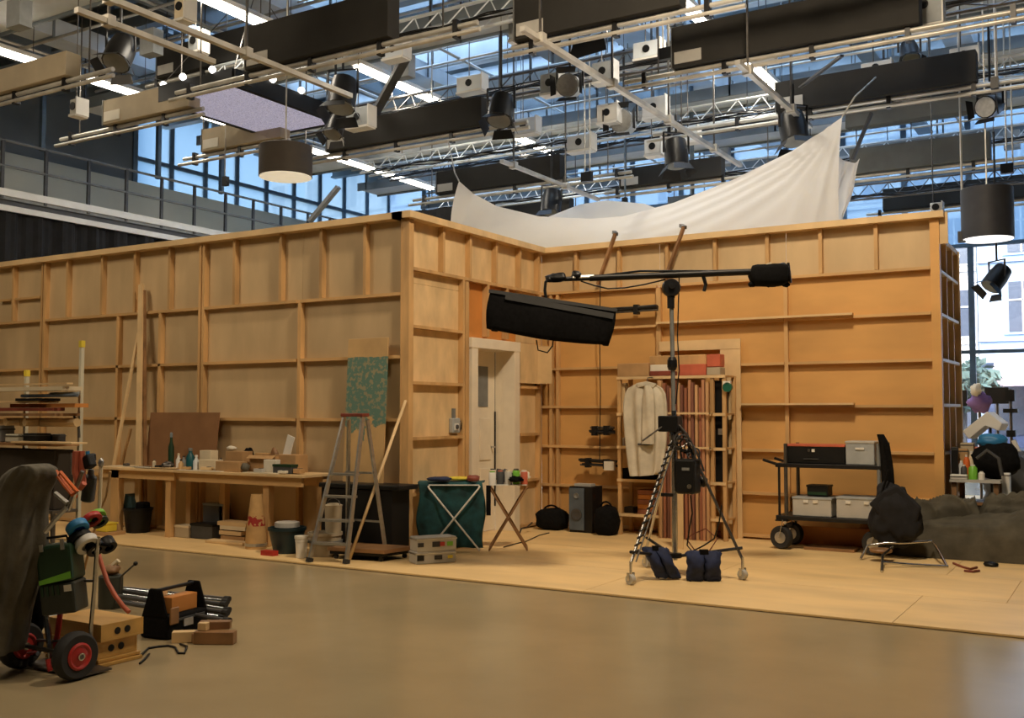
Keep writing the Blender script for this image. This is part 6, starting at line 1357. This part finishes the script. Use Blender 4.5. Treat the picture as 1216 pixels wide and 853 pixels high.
# chrome folding frame
t = thing('chrome_frame', 'folded chrome stand frame lying before the olive bag', 'stand', fz(1070, 665, PZ))
P = lambda x, y, z: fz(x, y, z)
for pts in ([(1022, 664, PZ+.012), (1030, 648, .15), (1052, 645, .18), (1075, 645, .19), (1107, 643, .20), (1112, 650, .17), (1124, 672, PZ+.012)], [(1047, 679, PZ+.012), (1048, 660, .12), (1060, 650, .15)], [(1048, 668, PZ+.05), (1085, 671, PZ+.02), (1126, 673, PZ+.012)]):
    MB().path([P(*q) for q in pts], .013, 8).build('tube', 'chrome', t, smooth=1.0)
MB().lathe([(.10, 0), (.11, .02), (.10, .035)], P(1046, 656, .11), n=20).build('seat_ring', 'brown_wood', t); MB().tube(P(1048, 668, .03), P(1048, 655, .12), .012).build('leg', 'chrome', t)
for i, pts in enumerate(([(1132, 669), (1142, 673), (1152, 676), (1160, 674)], [(1145, 678), (1155, 679), (1163, 678)])):
    tag(MB().path([fz(x, y, PZ+.012) for x, y in pts], .011).build('red_strap', 'red_brown'), ['red brown strap curled on plywood floor before the olive bag, longer one', 'short red brown strap piece lying nearest on the plywood floor'][i], 'strap')
p = fz(1177, 673, PZ); tag(MB().blob(p+V((0,0,.02)), (.14, .1, .05), 4, .3, flat=PZ+.001).build('black_clip', 'black_plastic', smooth=True), 'small black clip on the floor at right before olive bag', 'clip')
# table beyond the side wall, with its clutter
TYb = 11.86
def jx(px, Y=TYb): return fy(px, 570, Y).x
ztb = fy(1150, 570, TYb).z
tb_ = thing('trestle_table', 'cluttered pale trestle table beyond the right plywood corner', 'table', ((jx(1112)+jx(1190))/2, TYb+.3, PZ))
MB().box(-1.70, jx(1188), TYb, TYb+.7, ztb-.03, ztb).build('tabletop', 'light_grey_plastic', tb_)
for xx in (-1.66, jx(1182)):
    for y in (TYb+.04, TYb+.64): MB().box(xx-.025, xx+.025, y, y+.05, PZ+.001, ztb-.0305).build('leg', 'brown_wood', tb_)
rj = random.Random(8)
def jb(label, name, cat, px0, px1, py0, dy, d, m, z=None, cyl=False):
    Y = TYb+dy; a = fy(px0, py0, Y); b = fy(px1, py0, Y); z = ztb if z is None else z; sh = max(0, -1.695-a.x); a.x += sh; b.x += sh; t = thing(name, label, cat, ((a.x+b.x)/2, Y, z))
    if cyl:
        r = (b.x-a.x)/2; MB().lathe([(r, .001), (r, (a.z-z)*.75), (r*.55, (a.z-z)*.9)], ((a.x+b.x)/2, Y+r, z), n=14).build('body', m, t, smooth=.7); MB().lathe([(r*.5, (a.z-z)*.9), (r*.5, a.z-z)], ((a.x+b.x)/2, Y+r, z), n=10).build('cap', 'white_plastic', t)
    else:
        MB().box(a.x, b.x, Y, Y+d, z+.001, max(a.z, z+.02)).build('body', m, t, bevel=.008); MB().box(a.x-.003, b.x+.003, Y-.003, Y+d*.5, max(a.z, z+.02)-.03, max(a.z, z+.02)-.02).build('band', 'dark_grey', t)
    return t
jb('white flat case at front left of the trestle table', 'flat_case', 'case', 1114, 1134, 563, .01, .10, 'white_plastic')
jb('green jug on the trestle table', 'green_jug', 'jug', 1149, 1160, 552, .05, .1, 'lime_print', cyl=True)
for i, (px, py, m, c) in enumerate(((1120, 548, 'green_plastic', 'green'), (1127, 547, 'cream', 'cream'), (1134, 549, 'green_plastic', 'dark green'), (1141, 547, 'steel_pale', 'pale'))): jb('%s bottle on the trestle table, %s from the left behind flat case' % (c, ords[i]), 'bottle', 'bottle', px-3, px+3, py, .135, .1, m, cyl=True)
jb('cardboard box at back left of the trestle table', 'cardboard_box', 'box', 1122, 1140, 533, .24, .2, 'cardboard')
jb('tan carton behind bottles on the trestle table', 'carton', 'box', 1140, 1156, 526, .30, .15, 'tan_and_tube_spill')
jb('dark bag-like case at left of the trestle table back', 'dark_case', 'case', 1116, 1124, 531, .13, .06, 'black_plastic', z=ztb)
jb('orange box on back of the trestle table', 'orange_box', 'box', 1157, 1168, 531, .34, .15, 'salmon')
for lab, px, py, dy, m, nm in (('small orange tin on trestle table behind the bottles', 1147, 540, .22, 'orange', 'tin'), ('dark jar on the trestle table left of green jug', 1144, 552, .05, 'dark_grey', 'jar'), ('white cup at front middle of the trestle table', 1165, 560, .03, 'white_plastic', 'cup'), ('brown jar at left on trestle table', 1123, 541, .20, 'brown_wood', 'jar'),
        ('teal jar among the bottles on trestle table', 1131, 540, .20, 'teal_bottle', 'jar'), ('pale jar at back of the trestle table by orange box', 1153, 536, .26, 'cream', 'jar')):
    jb(lab, nm, nm, px-4, px+4, py, dy, .08, m, cyl=True)
c = fy(1174, 552, TYb+.25); t = thing('black_duffel', 'big black duffel bag bulging on right side of the trestle table', 'bag', c)
MB().blob((c.x+.06, TYb+.34, ztb+.19), (.50, .36, .40), 5, .2, flat=ztb+.001).build('body', 'black_fabric', t, smooth=True); MB().path([fy(x, y, TYb-.02) for x, y in ((1160, 545), (1172, 535), (1186, 545), (1190, 565))], .02).build('strap', 'dark_grey', t)
c = fy(1178, 524, TYb+.5); lump('bright blue bag lying on top of the black duffel', 'blue_bag', 1178, 524, TYb+.42, .30, .22, .16, 'blue', 7, cat='bag', sq=.8)
a_ = [fy(x, y, TYb+.55) for x, y in ((1143, 512), (1172, 489), (1190, 503), (1186, 512), (1170, 506), (1150, 522))]
t = thing('foam_sheet', 'white folded foam sheet standing tilted behind the black duffel', 'panel', a_[0]); MB().prism(a_, (0.05, .22, .0)).build('sheet', 'white_plastic', t, bevel=.01)
q = a_[1]; MB().tube((q.x+.02, q.y+.1, PZ+.001), (q.x+.02, q.y+.1, q.z-.1), .015).build('prop_pole', 'steel_dark', t)
t = thing('dark_crate', 'dark crate standing under the trestle table', 'crate', (-1.4, TYb+.3, PZ)); MB().box(-1.60, -1.15, TYb+.12, TYb+.6, PZ+.001, .50).build('body', 'drum_brown', t, bevel=.01); MB().box(-1.61, -1.14, TYb+.11, TYb+.61, .50, .53).build('lid', 'brown_wood', t)
c = fz(1205, 600, PZ); cst = thing('grip_stand', 'tall dark grip stand with clamps at the right edge', 'stand', V((fy(1202, 560, 13.9).x, 13.9, 0)))
bx_, by_ = fy(1202, 560, 13.9).x, 13.9
MB().tube((bx_, by_, PZ+.1), (bx_, by_, fy(1202, 462, 13.9).z), .018).build('pole', 'steel_dark', cst)
for k in range(3): a = 2*PI*k/3+.4; MB().tube((bx_, by_, .35), (bx_+.4*math.cos(a), by_+.4*math.sin(a), PZ+.012), .012).build('leg', 'steel_dark', cst)
for py, w, h in ((470, .10, .14), (488, .16, .05), (515, .10, .08)): zz = fy(1202, py, 13.9).z; MB().box(bx_-w/2, bx_+w/2, by_-.05, by_+.05, zz-h/2, zz+h/2).build('clamp', 'black_plastic', cst)
MB().tube((bx_+.02, by_, 1.15), (bx_+.35, by_-.05, .35), .03).build('white_tube', 'white_plastic', cst)
lump('dark heap of bags on the floor by grip stand', 'bag_heap', 1205, 575, 13.6, .7, .6, .7, 'dark_grey', 12, cat='bag', amp=.35)
jb('white canister standing on the floor right of the trestle table', 'canister', 'canister', 1189, 1199, 562, .12, .12, 'white_plastic', z=PZ)
p = fy(1163, 478, 15.5); t = thing('purple_bundle', 'purple and white bundle on a stand before the window', 'bundle', (p.x, 15.5, 0))
MB().tube((p.x, 15.5, PZ+.001), (p.x, 15.5, p.z-.1), .02).build('pole', 'steel_dark', t); MB().blob(p, (.30, .22, .26), 3, .4).build('cloth', mk('purple', (.25, .16, .45), .8), t, smooth=True); MB().blob(p+V((-.03, -.08, .17)), (.14, .14, .18), 5, .4).build('white_cloth', 'paper', t, smooth=True)
MB().box(p.x-.2, p.x+.2, 15.4, 15.6, PZ+.0005, PZ+.03).build('foot', 'steel_dark', t)
for i, (px, py) in enumerate(((1135, 473), (1184, 470))):
    p = fy(px, py, 16.5); t = thing('monitor', ['small dark monitor on a stand seen beside plywood side wall', 'small dark monitor on a stand right of the purple bundle'][i], 'monitor', (p.x, 16.5, 0))
    MB().box(p.x-.16, p.x+.16, 16.45, 16.53, p.z-.12, p.z+.12).build('screen', 'black_plastic', t, bevel=.01); MB().tube((p.x, 16.5, PZ+.001), (p.x, 16.5, p.z-.12), .018).build('pole', 'steel_dark', t); MB().box(p.x-.2, p.x+.2, 16.3, 16.7, PZ+.0005, PZ+.025).build('foot', 'steel_dark', t)
